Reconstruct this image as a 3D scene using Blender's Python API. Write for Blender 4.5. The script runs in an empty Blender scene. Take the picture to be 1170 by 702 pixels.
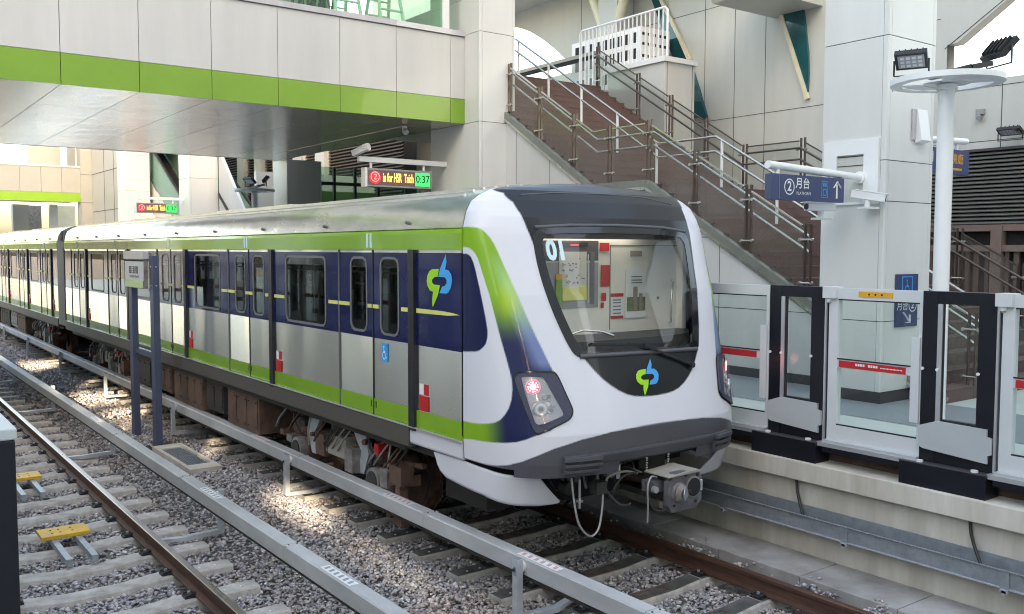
import bpy, bmesh, math, random
import numpy as np
from mathutils import Vector, Matrix
random.seed(7); rng = np.random.default_rng(11)
R = math.radians; PI = math.pi
scene = bpy.context.scene; COL = scene.collection

# ------------------------------------------------------------------ materials
def nt(name):
    m = bpy.data.materials.new(name); m.use_nodes = True
    n = m.node_tree.nodes; n.clear()
    out = n.new('ShaderNodeOutputMaterial'); b = n.new('ShaderNodeBsdfPrincipled')
    m.node_tree.links.new(b.outputs[0], out.inputs[0])
    return m, n, m.node_tree.links, b, out

def pm(name, col, rough=.5, metal=0, var=.12, scale=3., bump=0, bscale=40., coat=0, streak=None, wave=0, spec=.5, dirt=None, brush=0, island=0):
    """principled with object-space noise: var = albedo variation, streak = stretch (x,y,z) of the noise, wave = low-frequency bump"""
    m, n, L, b, out = nt(name)
    tc = n.new('ShaderNodeTexCoord'); mp = n.new('ShaderNodeMapping')
    L.new(tc.outputs['Object'], mp.inputs[0])
    if streak: mp.inputs['Scale'].default_value = streak
    no = n.new('ShaderNodeTexNoise'); no.inputs['Scale'].default_value = scale; no.inputs['Detail'].default_value = 6; no.inputs['Roughness'].default_value = .65
    L.new(mp.outputs[0], no.inputs[0])
    cr = n.new('ShaderNodeValToRGB'); c = np.array(col)
    cr.color_ramp.elements[0].position = .28; cr.color_ramp.elements[1].position = .72
    d = np.array(dirt) if dirt is not None else c*(1-var)
    cr.color_ramp.elements[0].color = (*d, 1); cr.color_ramp.elements[1].color = (*np.clip(c*(1+var*.6), 0, 1), 1)
    L.new(no.outputs[0], cr.inputs[0])
    if island:     # each cladding sheet has its own slightly different tone
        ge = n.new('ShaderNodeNewGeometry'); mi_ = n.new('ShaderNodeMapRange'); mi_.inputs[3].default_value = 1-island; mi_.inputs[4].default_value = 1+island*.6
        L.new(ge.outputs['Random Per Island'], mi_.inputs[0]); hv = n.new('ShaderNodeHueSaturation'); L.new(mi_.outputs[0], hv.inputs['Value']); L.new(cr.outputs[0], hv.inputs['Color']); L.new(hv.outputs[0], b.inputs['Base Color'])
    else: L.new(cr.outputs[0], b.inputs['Base Color'])
    mr = n.new('ShaderNodeMapRange'); mr.inputs[3].default_value = max(.02, rough*.8); mr.inputs[4].default_value = min(1, rough*1.25)
    if brush: b.inputs['Roughness'].default_value = rough
    else: L.new(no.outputs[0], mr.inputs[0]); L.new(mr.outputs[0], b.inputs['Roughness'])
    b.inputs['Metallic'].default_value = metal; b.inputs['Specular IOR Level'].default_value = spec
    if coat: b.inputs['Coat Weight'].default_value = coat; b.inputs['Coat Roughness'].default_value = .04
    last = None
    if bump:
        n2 = n.new('ShaderNodeTexNoise'); n2.inputs['Scale'].default_value = bscale; n2.inputs['Detail'].default_value = 4
        L.new(mp.outputs[0], n2.inputs[0])
        bp = n.new('ShaderNodeBump'); bp.inputs['Strength'].default_value = bump; bp.inputs['Distance'].default_value = .01
        L.new(n2.outputs[0], bp.inputs['Height']); last = bp
    if wave:
        n3 = n.new('ShaderNodeTexNoise'); n3.inputs['Scale'].default_value = 1.6; n3.inputs['Detail'].default_value = 1
        b2 = n.new('ShaderNodeBump'); b2.inputs['Strength'].default_value = wave; b2.inputs['Distance'].default_value = .05
        if brush:       # thin sheet panels: each hangs at its own slight angle and bulges a little
            m5 = n.new('ShaderNodeMapping'); m5.inputs['Scale'].default_value = (1, 1.1, .25); L.new(tc.outputs['Object'], m5.inputs[0]); L.new(m5.outputs[0], n3.inputs[0]); n3.inputs['Detail'].default_value = .3
            oi = n.new('ShaderNodeObjectInfo'); rm = n.new('ShaderNodeMapRange'); rm.inputs[3].default_value = .2; rm.inputs[4].default_value = 5.0; L.new(oi.outputs['Random'], rm.inputs[0])
            sx_ = n.new('ShaderNodeSeparateXYZ'); L.new(tc.outputs['Object'], sx_.inputs[0])
            mm = n.new('ShaderNodeMath'); mm.operation = 'MULTIPLY'; L.new(rm.outputs[0], mm.inputs[0]); L.new(sx_.outputs[2], mm.inputs[1])
            su = n.new('ShaderNodeMath'); su.operation = 'SUBTRACT'; L.new(n3.outputs[0], su.inputs[0]); L.new(mm.outputs[0], su.inputs[1]); L.new(su.outputs[0], b2.inputs['Height'])
        else:
            L.new(tc.outputs['Object'], n3.inputs[0]); L.new(n3.outputs[0], b2.inputs['Height'])
        if last: L.new(last.outputs[0], b2.inputs['Normal'])
        last = b2
    if brush:      # grain along the car: reflections smear up and down
        tv = n.new('ShaderNodeCombineXYZ'); tv.inputs[2].default_value = 1; L.new(tv.outputs[0], b.inputs['Tangent']); b.inputs['Anisotropic'].default_value = brush
    if last: L.new(last.outputs[0], b.inputs['Normal'])
    return m

def glass(name, tint=(.8, .9, .86), rough=.02, refl=1., ior=1.5, body=None, bodymix=0):
    m, n, L, b, out = nt(name); n.remove(b)
    t = n.new('ShaderNodeBsdfTransparent'); t.inputs[0].default_value = (*tint, 1)
    g = n.new('ShaderNodeBsdfGlossy'); g.inputs['Roughness'].default_value = rough
    lw = n.new('ShaderNodeLayerWeight'); lw.inputs[0].default_value = .5
    pw = n.new('ShaderNodeMath'); pw.operation = 'POWER'; pw.inputs[1].default_value = 5; L.new(lw.outputs['Facing'], pw.inputs[0])
    ma = n.new('ShaderNodeMath'); ma.operation = 'MULTIPLY_ADD'; ma.inputs[1].default_value = .92; ma.inputs[2].default_value = .075; L.new(pw.outputs[0], ma.inputs[0])
    mu = n.new('ShaderNodeMath'); mu.operation = 'MULTIPLY'; mu.inputs[1].default_value = refl; L.new(ma.outputs[0], mu.inputs[0])
    mx = n.new('ShaderNodeMixShader'); L.new(mu.outputs[0], mx.inputs[0]); L.new(t.outputs[0], mx.inputs[1]); L.new(g.outputs[0], mx.inputs[2])
    last = mx
    if body:
        df = n.new('ShaderNodeBsdfDiffuse'); df.inputs[0].default_value = (*body, 1)
        m2 = n.new('ShaderNodeMixShader'); m2.inputs[0].default_value = bodymix; L.new(mx.outputs[0], m2.inputs[1]); L.new(df.outputs[0], m2.inputs[2]); last = m2
    L.new(last.outputs[0], out.inputs[0]); return m

def emis(name, col, s):
    m, n, L, b, out = nt(name)
    b.inputs['Base Color'].default_value = (*[c*.5 for c in col], 1); b.inputs['Emission Color'].default_value = (*col, 1); b.inputs['Emission Strength'].default_value = s
    return m

M = {}
M['panel'] = pm('panel_white', (.60, .592, .58), .32, 0, .10, 1.3, coat=.15, wave=.04, streak=(1, 1, .16), island=.06)
M['colpanel'] = pm('column_panel', (.70, .692, .675), .32, 0, .08, 1.3, coat=.15, wave=.04, streak=(1, 1, .16), island=.05)  # same cladding as panel_white, lightened in colour for brighter light on the columns
M['panel3'] = pm('panel_cream_far_darkened', (.31, .31, .295), .4, 0, .08, .7)  # cream cladding darkened in its colour to offset bright light at the far end
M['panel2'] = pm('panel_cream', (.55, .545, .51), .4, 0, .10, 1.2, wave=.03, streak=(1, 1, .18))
M['joint'] = pm('joint_dark', (.06, .058, .055), .8)
M['pgreen'] = pm('panel_green', (.20, .36, .03), .3, 0, .08, 1.2, coat=.3, wave=.03)
M['soffit'] = pm('soffit_metal', (.88, .76, .65), .23, .65, .10, 1.5, streak=(1, 7, 1), bump=.15, bscale=9, wave=.3, island=.08)
M['steel'] = pm('stainless', (.88, .86, .835), .27, 1, .05, 2.2, streak=(1, 1.5, .35), wave=1., brush=.85)
M['steelroof'] = pm('stainless_roof', (.80, .78, .76), .25, .95, .2, 1.8, streak=(4, 1, 4), bump=.04, bscale=14, wave=.28)
M['navy'] = pm('navy_paint', (.010, .013, .075), .12, 0, .2, 2, coat=.15, wave=.05, spec=.35)
M['lime'] = pm('lime_paint', (.22, .42, .018), .16, 0, .06, 2, coat=.6, wave=.05)
M['yellow'] = pm('yellow_stripe', (.75, .72, .20), .3)
M['solebar'] = pm('solebar_grey', (.085, .08, .075), .45, .3, .35, 2.5, streak=(1, .5, 2), bump=.1, dirt=(.12, .10, .08))
M['blackpost'] = pm('black_rubber', (.02, .02, .024), .35)
M['rubber'] = pm('gasket_grey', (.16, .16, .17), .45)
M['dark'] = pm('dark_plastic', (.025, .025, .028), .5)
M['bellows'] = pm('gangway_brown', (.27, .215, .18), .7, 0, .25, 8, bump=.2)
M['frontw'] = pm('mask_white', (.70, .69, .735), .2, 0, .03, 1, coat=.6)
M['valance'] = pm('valance_grey', (.085, .083, .095), .42, 0, .12, 6, bump=.05, bscale=200)
M['blackgloss'] = pm('black_gloss', (.010, .010, .014), .12, 0, .2, 2, coat=.2)
M['rust'] = pm('rust_brown', (.17, .095, .065), .75, .1, .5, 9, bump=.5, bscale=35, dirt=(.045, .03, .025))
M['rail'] = pm('rail_rust', (.125, .062, .042), .6, .25, .4, 14, streak=(1, .15, 1), bump=.25, bscale=60, dirt=(.06, .03, .022))
M['railtop'] = pm('rail_polished', (.42, .36, .33), .28, .9, .25, 8, streak=(1, .1, 1))
M['railtop2'] = pm('rail_head_brown', (.19, .10, .07), .4, .6, .3, 8, streak=(1, .1, 1))
M['equip'] = pm('equipment_grey', (.30, .29, .29), .55, .2, .35, 8, bump=.2, dirt=(.13, .10, .08))
M['equipd'] = pm('equipment_dark', (.045, .04, .038), .65, .1, .4, 7, bump=.3)
M['equipb'] = pm('equipment_brown', (.15, .085, .06), .7, .05, .35, 6, bump=.25, dirt=(.07, .045, .035))
M['hose'] = pm('hose_black', (.03, .028, .027), .5)
M['hosel'] = pm('braided_hose', (.38, .37, .36), .45, .5, .3, 60)
M['coupler'] = pm('coupler_grey', (.17, .165, .185), .5, .3, .35, 10, bump=.2, dirt=(.09, .08, .08))
M['tan'] = pm('tan_plate', (.34, .31, .265), .55, 0, .2, 6)
M['red'] = pm('red_enamel', (.55, .02, .025), .35)
M['white'] = pm('white_paint', (.80, .80, .80), .35, 0, .04, 2)
M['offwhite'] = pm('cab_cream', (.83, .80, .72), .45, 0, .05, 2)
M['greypl'] = pm('grey_plastic', (.32, .32, .33), .45)
M['conc'] = pm('concrete', (.68, .645, .58), .85, 0, .2, 1.6, bump=.25, bscale=30, streak=(1, 1.6, .25), dirt=(.47, .42, .345))
M['concd'] = pm('concrete_slab', (.43, .41, .40), .85, 0, .25, 1.6, bump=.3, bscale=40, dirt=(.22, .20, .185))
M['sleeper'] = pm('sleeper_concrete', (.52, .49, .46), .85, 0, .3, 5, bump=.4, bscale=50, dirt=(.28, .25, .225))
M['sleepd'] = pm('sleeper_top_shaded', (.11, .105, .10), .8, 0, .35, 6, bump=.3, bscale=50, dirt=(.05, .048, .045))  # shade painted into the tops of the sleepers on the train's track
M['cover'] = pm('cover_grey', (.50, .50, .50), .5, 0, .16, 1.6, streak=(1, .4, 1), dirt=(.33, .325, .32))
M['galv'] = pm('galvanised', (.40, .43, .47), .45, .55, .25, 12, bump=.05, bscale=80)
M['galvl'] = pm('galvanised_light', (.56, .58, .62), .4, .35, .15, 12)
M['signpost'] = pm('blue_grey_paint', (.075, .09, .15), .4, .1, .12, 3)
M['balise'] = pm('balise_yellow', (.78, .46, .03), .5, 0, .15, 4, dirt=(.5, .30, .05))
M['psdblack'] = pm('psd_black', (.012, .013, .020), .35, .2, .2, 3)
M['psdwhite'] = pm('psd_white', (.68, .69, .70), .35, .1, .05, 2)
M['psdplate'] = pm('psd_plate', (.55, .57, .58), .4, .2, .05, 2)
M['alu'] = pm('aluminium', (.62, .62, .64), .35, .6, .06, 4)
M['platt'] = pm('platform_tile', (.60, .62, .58), .35, 0, .08, 2)
M['platb'] = pm('platform_tile_blue', (.25, .27, .29), .4, 0, .08, 2)
M['plinth'] = pm('plinth_dark', (.06, .055, .06), .5)
M['tread'] = pm('stair_brown', (.125, .082, .074), .65, 0, .35, 2.4, streak=(.6, 1, 1), bump=.06, bscale=30, dirt=(.095, .055, .05))
M['stringer'] = pm('stringer_metal', (.30, .31, .28), .35, .6, .15, 5)
M['post'] = pm('post_bronze', (.13, .10, .085), .35, .6, .15, 6)
M['ss'] = pm('rail_stainless', (.62, .60, .56), .25, .9, .06, 6)
M['louvre'] = pm('louvre_cream', (.22, .215, .20), .5, .1, .08, 3)
M['louvb'] = pm('louvre_brown', (.15, .115, .095), .6, .1, .1, 3)
M['fence'] = pm('fence_brown', (.11, .075, .062), .6, 0, .15, 4)
M['fencep'] = pm('fence_pinkbrown', (.19, .13, .11), .6, 0, .12, 4)
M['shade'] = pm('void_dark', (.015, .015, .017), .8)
M['teal'] = pm('teal_glass', (.015, .10, .115), .08, .2, .4, 1.5, streak=(1, 1, .5), coat=.5)
M['rim'] = pm('pale_rim', (.72, .66, .48), .4)
M['bluesign'] = pm('sign_navy', (.055, .07, .16), .35, .1, .05, 3)
M['blueic'] = pm('icon_blue', (.04, .32, .72), .4)
M['orange'] = pm('sign_orange', (.75, .38, .03), .4)
M['skyblue'] = pm('emblem_blue', (.05, .38, .80), .25)
M['embgreen'] = pm('emblem_green', (.36, .72, .02), .25)
M['palew'] = pm('pale_cyan', (.62, .80, .84), .35)
M['black'] = pm('flat_black', (.015, .015, .016), .45)
M['ledback'] = pm('led_panel', (.20, .11, .10), .5)
M['bead'] = pm('lens_grey', (.42, .41, .43), .3, .4)
M['seat'] = pm('seat_teal', (.03, .14, .15), .5)
M['cream'] = pm('poster_cream', (.68, .66, .60), .5)
M['poster'] = pm('poster_green', (.15, .20, .10), .6, 0, .6, 18)
M['towerg'] = pm('poster_tower', (.30, .24, .19), .6)
M['cap'] = pm('grey_cap', (.50, .48, .50), .4, .2)
M['leaf'] = pm('bundle_dark', (.035, .025, .02), .8, 0, .5, 10)
M['gesc'] = glass('escalator_glass', (.5, .75, .62), .03, .8, body=(.30, .48, .40), bodymix=.55)
M['tread_esc'] = pm('escalator_dark', (.035, .035, .04), .5, .3, .4, 6)
M['gdoor'] = glass('door_glass', (.82, .90, .87), .02, .55)
M['gbal'] = glass('balustrade_glass', (.82, .87, .85), .02, .8, body=(.30, .235, .205), bodymix=.17)
M['gtrain'] = glass('train_glass', (.42, .45, .44), .02, 1.0)
M['gwind'] = glass('windscreen_glass', (.96, .97, .96), .01, .55)
M['glens'] = glass('lamp_glass', (.95, .95, .96), .01, .35)
M['ggreen'] = glass('green_glass', (.55, .80, .66), .03, .8, body=(.35, .55, .45), bodymix=.25)
M['gbridge'] = glass('bridge_glass', (.62, .86, .70), .03, .6, body=(.35, .62, .42), bodymix=.12)
M['lampframe'] = pm('lamp_frame', (.05, .05, .085), .35)
M['pink'] = pm('faded_print', (.62, .36, .33), .6)
M['ecab'] = emis('cab_lamp', (1, .95, .86), 1.1)
M['ered'] = emis('lamp_red', (1, .03, .06), .7)
M['ewhite'] = emis('lamp_white_core', (1, .6, .6), .6)
M['eamber'] = emis('led_amber', (1, .55, .10), .45)
M['egreen'] = emis('led_green', (.02, .80, .14), .22)
M['eledred'] = emis('led_red', (.9, .03, .04), .2)

# stones: colour per stone
def stone_mat():
    m, n, L, b, out = nt('ballast_stone')
    g = n.new('ShaderNodeNewGeometry'); cr = n.new('ShaderNodeValToRGB'); L.new(g.outputs['Random Per Island'], cr.inputs[0])
    e = cr.color_ramp.elements
    cols = [(0, (.11, .106, .115)), (.22, (.21, .20, .20)), (.42, (.31, .30, .30)), (.60, (.19, .19, .21)), (.76, (.33, .305, .275)), (.9, (.42, .41, .40)), (1, (.18, .145, .12))]
    e[0].position, e[0].color = 0, (*cols[0][1], 1); e[1].position, e[1].color = 1, (*cols[-1][1], 1)
    for p, c in cols[1:-1]:
        k = e.new(p); k.color = (*c, 1)
    tc = n.new('ShaderNodeTexCoord'); no = n.new('ShaderNodeTexNoise'); no.inputs['Scale'].default_value = 30; L.new(tc.outputs['Object'], no.inputs[0])
    big = n.new('ShaderNodeTexNoise'); big.inputs['Scale'].default_value = .7; L.new(tc.outputs['Object'], big.inputs[0])
    mx = n.new('ShaderNodeMix'); mx.data_type = 'RGBA'; mx.blend_type = 'MULTIPLY'; mx.inputs[0].default_value = .5
    L.new(cr.outputs[0], mx.inputs[6]); L.new(no.outputs[0], mx.inputs[7])
    mx2 = n.new('ShaderNodeMix'); mx2.data_type = 'RGBA'; mx2.blend_type = 'MULTIPLY'
    mr = n.new('ShaderNodeMapRange'); mr.inputs[1].default_value = .5; mr.inputs[2].default_value = .68; mr.inputs[4].default_value = .55
    L.new(big.outputs[0], mr.inputs[0]); L.new(mr.outputs[0], mx2.inputs[0]); L.new(mx.outputs[2], mx2.inputs[6]); mx2.inputs[7].default_value = (1, .82, .68, 1)
    mul = n.new('ShaderNodeMix'); mul.data_type = 'RGBA'; mul.blend_type = 'MULTIPLY'; mul.inputs[0].default_value = 1; mul.inputs[7].default_value = (2.05, 2.0, 2.06, 1)
    L.new(mx2.outputs[2], mul.inputs[6]); L.new(mul.outputs[2], b.inputs['Base Color'])
    b.inputs['Roughness'].default_value = .8
    return m
M['stone'] = stone_mat()
def ground_mat():
    m, n, L, b, out = nt('ground_gravel')
    tc = n.new('ShaderNodeTexCoord'); v = n.new('ShaderNodeTexVoronoi'); v.inputs['Scale'].default_value = 22; L.new(tc.outputs['Object'], v.inputs[0])
    cr = n.new('ShaderNodeValToRGB'); cr.color_ramp.elements[0].color = (.10, .095, .09, 1); cr.color_ramp.elements[1].color = (.32, .30, .28, 1)
    sp = n.new('ShaderNodeSeparateColor'); L.new(v.outputs['Color'], sp.inputs[0]); L.new(sp.outputs[0], cr.inputs[0]); L.new(cr.outputs[0], b.inputs['Base Color'])
    bp = n.new('ShaderNodeBump'); bp.inputs['Strength'].default_value = .9; bp.inputs['Distance'].default_value = .03; bp.invert = True
    L.new(v.outputs['Distance'], bp.inputs['Height']); L.new(bp.outputs[0], b.inputs['Normal']); b.inputs['Roughness'].default_value = .9
    return m
M['gravel'] = ground_mat()
def livery_mat():
    m, n, L, b, out = nt('cab_livery')
    a = n.new('ShaderNodeVertexColor'); a.layer_name = 'livery'
    L.new(a.outputs[0], b.inputs['Base Color']); b.inputs['Roughness'].default_value = .30; b.inputs['Specular IOR Level'].default_value = .3
    b.inputs['Coat Weight'].default_value = .18; b.inputs['Coat Roughness'].default_value = .05
    return m
M['livery'] = livery_mat()

# ------------------------------------------------------------------ mesh builder
class MB:
    def __init__(s): s.v = []; s.f = []; s.m = []; s.sm = []; s.mats = []
    def mi(s, m):
        if m not in s.mats: s.mats.append(m)
        return s.mats.index(m)
    def face(s, pts, m, smooth=False):
        k = len(s.v); s.v += [tuple(p) for p in pts]; s.f.append(list(range(k, k+len(pts)))); s.m.append(s.mi(m)); s.sm.append(smooth)
    def mesh(s, verts, faces, m, smooth=False):
        k = len(s.v); s.v += [tuple(p) for p in verts]; i = s.mi(m)
        for f in faces: s.f.append([k+j for j in f]); s.m.append(i); s.sm.append(smooth)
    def box(s, x0, x1, y0, y1, z0, z1, m):
        if x0 > x1: x0, x1 = x1, x0
        if y0 > y1: y0, y1 = y1, y0
        if z0 > z1: z0, z1 = z1, z0
        v = [(x0,y0,z0),(x1,y0,z0),(x1,y1,z0),(x0,y1,z0),(x0,y0,z1),(x1,y0,z1),(x1,y1,z1),(x0,y1,z1)]
        s.mesh(v, [(0,3,2,1),(4,5,6,7),(0,1,5,4),(1,2,6,5),(2,3,7,6),(3,0,4,7)], m)
    def obox(s, c, ax, ay, az, m):
        """oriented box: centre, three half-axis vectors"""
        c, ax, ay, az = map(Vector, (c, ax, ay, az)); v = []
        for sz in (-1, 1):
            for sx, sy in ((-1,-1),(1,-1),(1,1),(-1,1)): v.append(c+ax*sx+ay*sy+az*sz)
        s.mesh(v, [(0,3,2,1),(4,5,6,7),(0,1,5,4),(1,2,6,5),(2,3,7,6),(3,0,4,7)], m)
    def bar(s, p0, p1, w, h, m, up=(0,0,1)):
        p0, p1 = Vector(p0), Vector(p1); d = (p1-p0); l = d.length; d = d/l
        sd = d.cross(Vector(up))
        if sd.length < 1e-4: sd = Vector((1,0,0))
        sd.normalize(); u = sd.cross(d)
        s.obox((p0+p1)/2, d*(l/2), sd*(w/2), u*(h/2), m)
    def tube(s, path, r, m, n=10, caps=True, r1=None):
        P = [Vector(p) for p in path]; rings = []; N = len(P)
        t0 = (P[1]-P[0]).normalized(); ref = Vector((0,0,1)) if abs(t0.z) < .9 else Vector((1,0,0))
        a = t0.cross(ref).normalized()
        for i, p in enumerate(P):
            t = (P[min(i+1, N-1)]-P[max(i-1, 0)]).normalized()
            a = (a - t*a.dot(t)).normalized(); b = t.cross(a)
            rr = r if r1 is None else r+(r1-r)*i/(N-1)
            rings.append([p+(a*math.cos(2*PI*k/n)+b*math.sin(2*PI*k/n))*rr for k in range(n)])
        v = [q for ring in rings for q in ring]; f = []
        for i in range(N-1):
            for k in range(n): f.append((i*n+k, i*n+(k+1) % n, (i+1)*n+(k+1) % n, (i+1)*n+k))
        s.mesh(v, f, m, True)
        if caps:
            s.face(rings[0][::-1], m); s.face(rings[-1], m)
    def cyl(s, p0, p1, r, m, n=16, r1=None): s.tube([p0, p1], r, m, n, True, r1)
    def prism(s, poly, axis, a0, a1, m):
        """poly in the two other axes (in x,y,z order), extruded along axis"""
        def P(q, a):
            return {'x': (a, q[0], q[1]), 'y': (q[0], a, q[1]), 'z': (q[0], q[1], a)}[axis]
        n = len(poly); v = [P(q, a0) for q in poly]+[P(q, a1) for q in poly]
        f = [tuple(range(n))[::-1], tuple(range(n, 2*n))]+[(i, (i+1) % n, n+(i+1) % n, n+i) for i in range(n)]
        s.mesh(v, f, m)
    def build(s, name, parent=None, bevel=0, auto=None, recalc=True, solid=0):
        o = Vector((0,0,0)); p = parent
        while p is not None: o += p.location; p = p.parent
        me = bpy.data.meshes.new(name)
        me.from_pydata([(x-o.x, y-o.y, z-o.z) for x, y, z in s.v], [], s.f)
        for k in s.mats: me.materials.append(M[k] if isinstance(k, str) else k)
        me.polygons.foreach_set('material_index', s.m); me.polygons.foreach_set('use_smooth', s.sm)
        if recalc:
            bm = bmesh.new(); bm.from_mesh(me); bmesh.ops.remove_doubles(bm, verts=bm.verts, dist=1e-5) if recalc == 'merge' else None
            bmesh.ops.recalc_face_normals(bm, faces=bm.faces); bm.to_mesh(me); bm.free()
        me.update()
        ob = bpy.data.objects.new(name, me); COL.objects.link(ob)
        if parent is not None: ob.parent = parent
        if solid:
            md = ob.modifiers.new('solid', 'SOLIDIFY'); md.thickness = solid; md.offset = -1
        if bevel:
            md = ob.modifiers.new('bevel', 'BEVEL'); md.width = bevel; md.segments = 2; md.limit_method = 'ANGLE'; md.angle_limit = R(40)
        return ob

def tag(o, label=None, cat=None, group=None, kind=None):
    if label: o['label'] = label
    if cat: o['category'] = cat
    if group: o['group'] = group
    if kind: o['kind'] = kind
    elif cat: o['kind'] = 'thing'
    return o
def thing(name, label, cat, loc=(0,0,0), group=None):
    o = bpy.data.objects.new(name, None); COL.objects.link(o); o.location = loc; o.empty_display_size = .2
    return tag(o, label, cat, group)
def dup(root, loc, label=None):
    r = root.copy(); COL.objects.link(r); r.location = loc
    if label: r['label'] = label
    for ch in list(root.children):
        c = ch.copy(); COL.objects.link(c); c.parent = r
        for g in ch.children:
            d = g.copy(); COL.objects.link(d); d.parent = c
    return r
DG = None
def text_polys(body, size, extrude=.0, shear=0, bold=0.0, sx=1.0):
    """flat text as (verts, faces) in the x/y plane, origin at centre"""
    cu = bpy.data.curves.new('t', 'FONT'); cu.body = body; cu.size = size; cu.align_x = 'CENTER'; cu.align_y = 'CENTER'; cu.extrude = extrude; cu.resolution_u = 3; cu.offset = bold
    o = bpy.data.objects.new('t', cu); COL.objects.link(o)
    dg = bpy.context.evaluated_depsgraph_get(); me = o.evaluated_get(dg).to_mesh()
    v = [(p.co.x*sx, p.co.y, p.co.z) for p in me.vertices]; f = [tuple(p.vertices) for p in me.polygons]
    o.evaluated_get(dg).to_mesh_clear(); bpy.data.objects.remove(o); bpy.data.curves.remove(cu)
    return v, f
def add_text(mb, body, size, origin, ex, ey, m, off=.004, bold=0., sx=1.0):
    """ex, ey: unit vectors of the writing's right and up"""
    v, f = text_polys(body, size, 0, 0, bold, sx); o, ex, ey = Vector(origin), Vector(ex), Vector(ey); nrm = ex.cross(ey)
    mb.mesh([o+ex*a+ey*b+nrm*off for a, b, c in v], f, m)
def fit_text(mb, body, size, origin, width, m, bold=0.):
    v, f = text_polys(body, size, 0, 0, bold); w0 = max(p[0] for p in v)-min(p[0] for p in v); k = width/w0; xm_ = (max(p[0] for p in v)+min(p[0] for p in v))/2
    mb.mesh([(origin[0]+(a-xm_)*k, origin[1], origin[2]+b) for a, b, c in v], f, m)
def wheelchair(mb, P, k, m):
    """wheelchair symbol about k tall; P(a, b, d) maps right, up, out"""
    n = 20; C_ = [(math.cos(2*PI*i/n), math.sin(2*PI*i/n)) for i in range(n)]
    mb.face([P(k*(-.06+.075*a), k*(.40+.075*b), 0) for a, b in C_], m)
    arc = [(R(100+i*14)) for i in range(17)]
    ro = [(k*(-.03+.29*math.cos(t)), k*(-.2+.29*math.sin(t))) for t in arc]; ri = [(k*(-.03+.22*math.cos(t)), k*(-.2+.22*math.sin(t))) for t in arc]
    for i in range(16): mb.face([P(*ro[i], 0), P(*ro[i+1], 0), P(*ri[i+1], 0), P(*ri[i], 0)], m)
    for q in ([(-.10,.30),(-.02,.30),(.0,.10),(.18,.10),(.18,.04),(.0,.04),(.0,-.04),(-.08,-.04)], [(.0,-.04),(.0,.03),(.16,.03),(.30,-.30),(.40,-.26),(.42,-.33),(.28,-.40),(.11,-.04)]):
        mb.face([P(k*a, k*b, .0002) for a, b in q], m)
def rrect(w, h, r, n=5):
    pts = []
    for cx, cy, a0 in ((w/2-r, h/2-r, 0), (-w/2+r, h/2-r, 90), (-w/2+r, -h/2+r, 180), (w/2-r, -h/2+r, 270)):
        for k in range(n+1):
            a = R(a0+90*k/n); pts.append((cx+r*math.cos(a), cy+r*math.sin(a)))
    return pts
def ring_faces(mb, outer, inner, P, d0, d1, m):
    """extruded frame between two outlines of equal count; P(a,b,d) maps to space"""
    n = len(outer); v = [P(*q, d0) for q in outer]+[P(*q, d1) for q in outer]+[P(*q, d1) for q in inner]+[P(*q, d0) for q in inner]
    f = []
    for i in range(n):
        j = (i+1) % n
        f += [(i, j, n+j, n+i), (n+i, n+j, 2*n+j, 2*n+i), (2*n+i, 2*n+j, 3*n+j, 3*n+i)]
    mb.mesh(v, f, m)

# ------------------------------------------------------------------ camera (standing at the opposite platform's edge, phone held up over the doors)
yw, pt, rl, FPX = R(36.389), R(3.555), R(.0738), 1053.
fw = Vector((math.sin(yw)*math.cos(pt), math.cos(yw)*math.cos(pt), -math.sin(pt)))
rt = Vector((math.cos(yw), -math.sin(yw), 0)); up = rt.cross(fw)
rt2 = rt*math.cos(rl)+up*math.sin(rl); up2 = up*math.cos(rl)-rt*math.sin(rl)
cam = bpy.data.cameras.new('camera'); co = bpy.data.objects.new('camera', cam); COL.objects.link(co)
co.matrix_world = Matrix(((rt2.x, up2.x, -fw.x, 0), (rt2.y, up2.y, -fw.y, 0), (rt2.z, up2.z, -fw.z, 3.0), (0, 0, 0, 1)))
cam.sensor_width = 36; cam.lens = FPX/1170*36; cam.clip_end = 2000; cam.clip_start = .05
scene.camera = co
# ------------------------------------------------------------------ light
SUN_DIR = Vector((.36, .87, -.26)).normalized()        # low sun from behind the camera, shut out by the added blocker there
w = bpy.data.worlds.new('World'); scene.world = w; w.use_nodes = True
wn = w.node_tree.nodes; bg = wn['Background']; sky = wn.new('ShaderNodeTexSky'); sky.sky_type = 'NISHITA'; sky.sun_disc = False
elev = math.asin(-SUN_DIR.z); az = math.atan2(-SUN_DIR.x, -SUN_DIR.y)
sky.sun_elevation = elev; sky.sun_rotation = az; sky.dust_density = 4.2; sky.air_density = 1.0; sky.ozone_density = 0.0
w.node_tree.links.new(sky.outputs[0], bg.inputs[0]); bg.inputs[1].default_value = .15
sl = bpy.data.lights.new('sun', 'SUN'); sl.energy = 2.6; sl.angle = R(.5); sl.color = (1, .86, .66)
so = bpy.data.objects.new('sun', sl); COL.objects.link(so); so.rotation_euler = (-SUN_DIR).to_track_quat('Z', 'Y').to_euler(); so.location = (-30, -10, 40)
vs = scene.view_settings; vs.view_transform = 'Standard'; vs.look = 'None'; vs.use_white_balance = True; vs.white_balance_temperature = 7150; vs.exposure = 3.05; vs.gamma = 1; vs.use_curve_mapping = False
scene.cycles.use_denoising = True; scene.cycles.filter_width = 1.05; scene.cycles.max_bounces = 10; scene.cycles.diffuse_bounces = 6; scene.cycles.glossy_bounces = 4; scene.cycles.transparent_max_bounces = 24
scene.cycles.sample_clamp_indirect = 6; scene.cycles.caustics_reflective = False; scene.cycles.caustics_refractive = False

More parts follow.
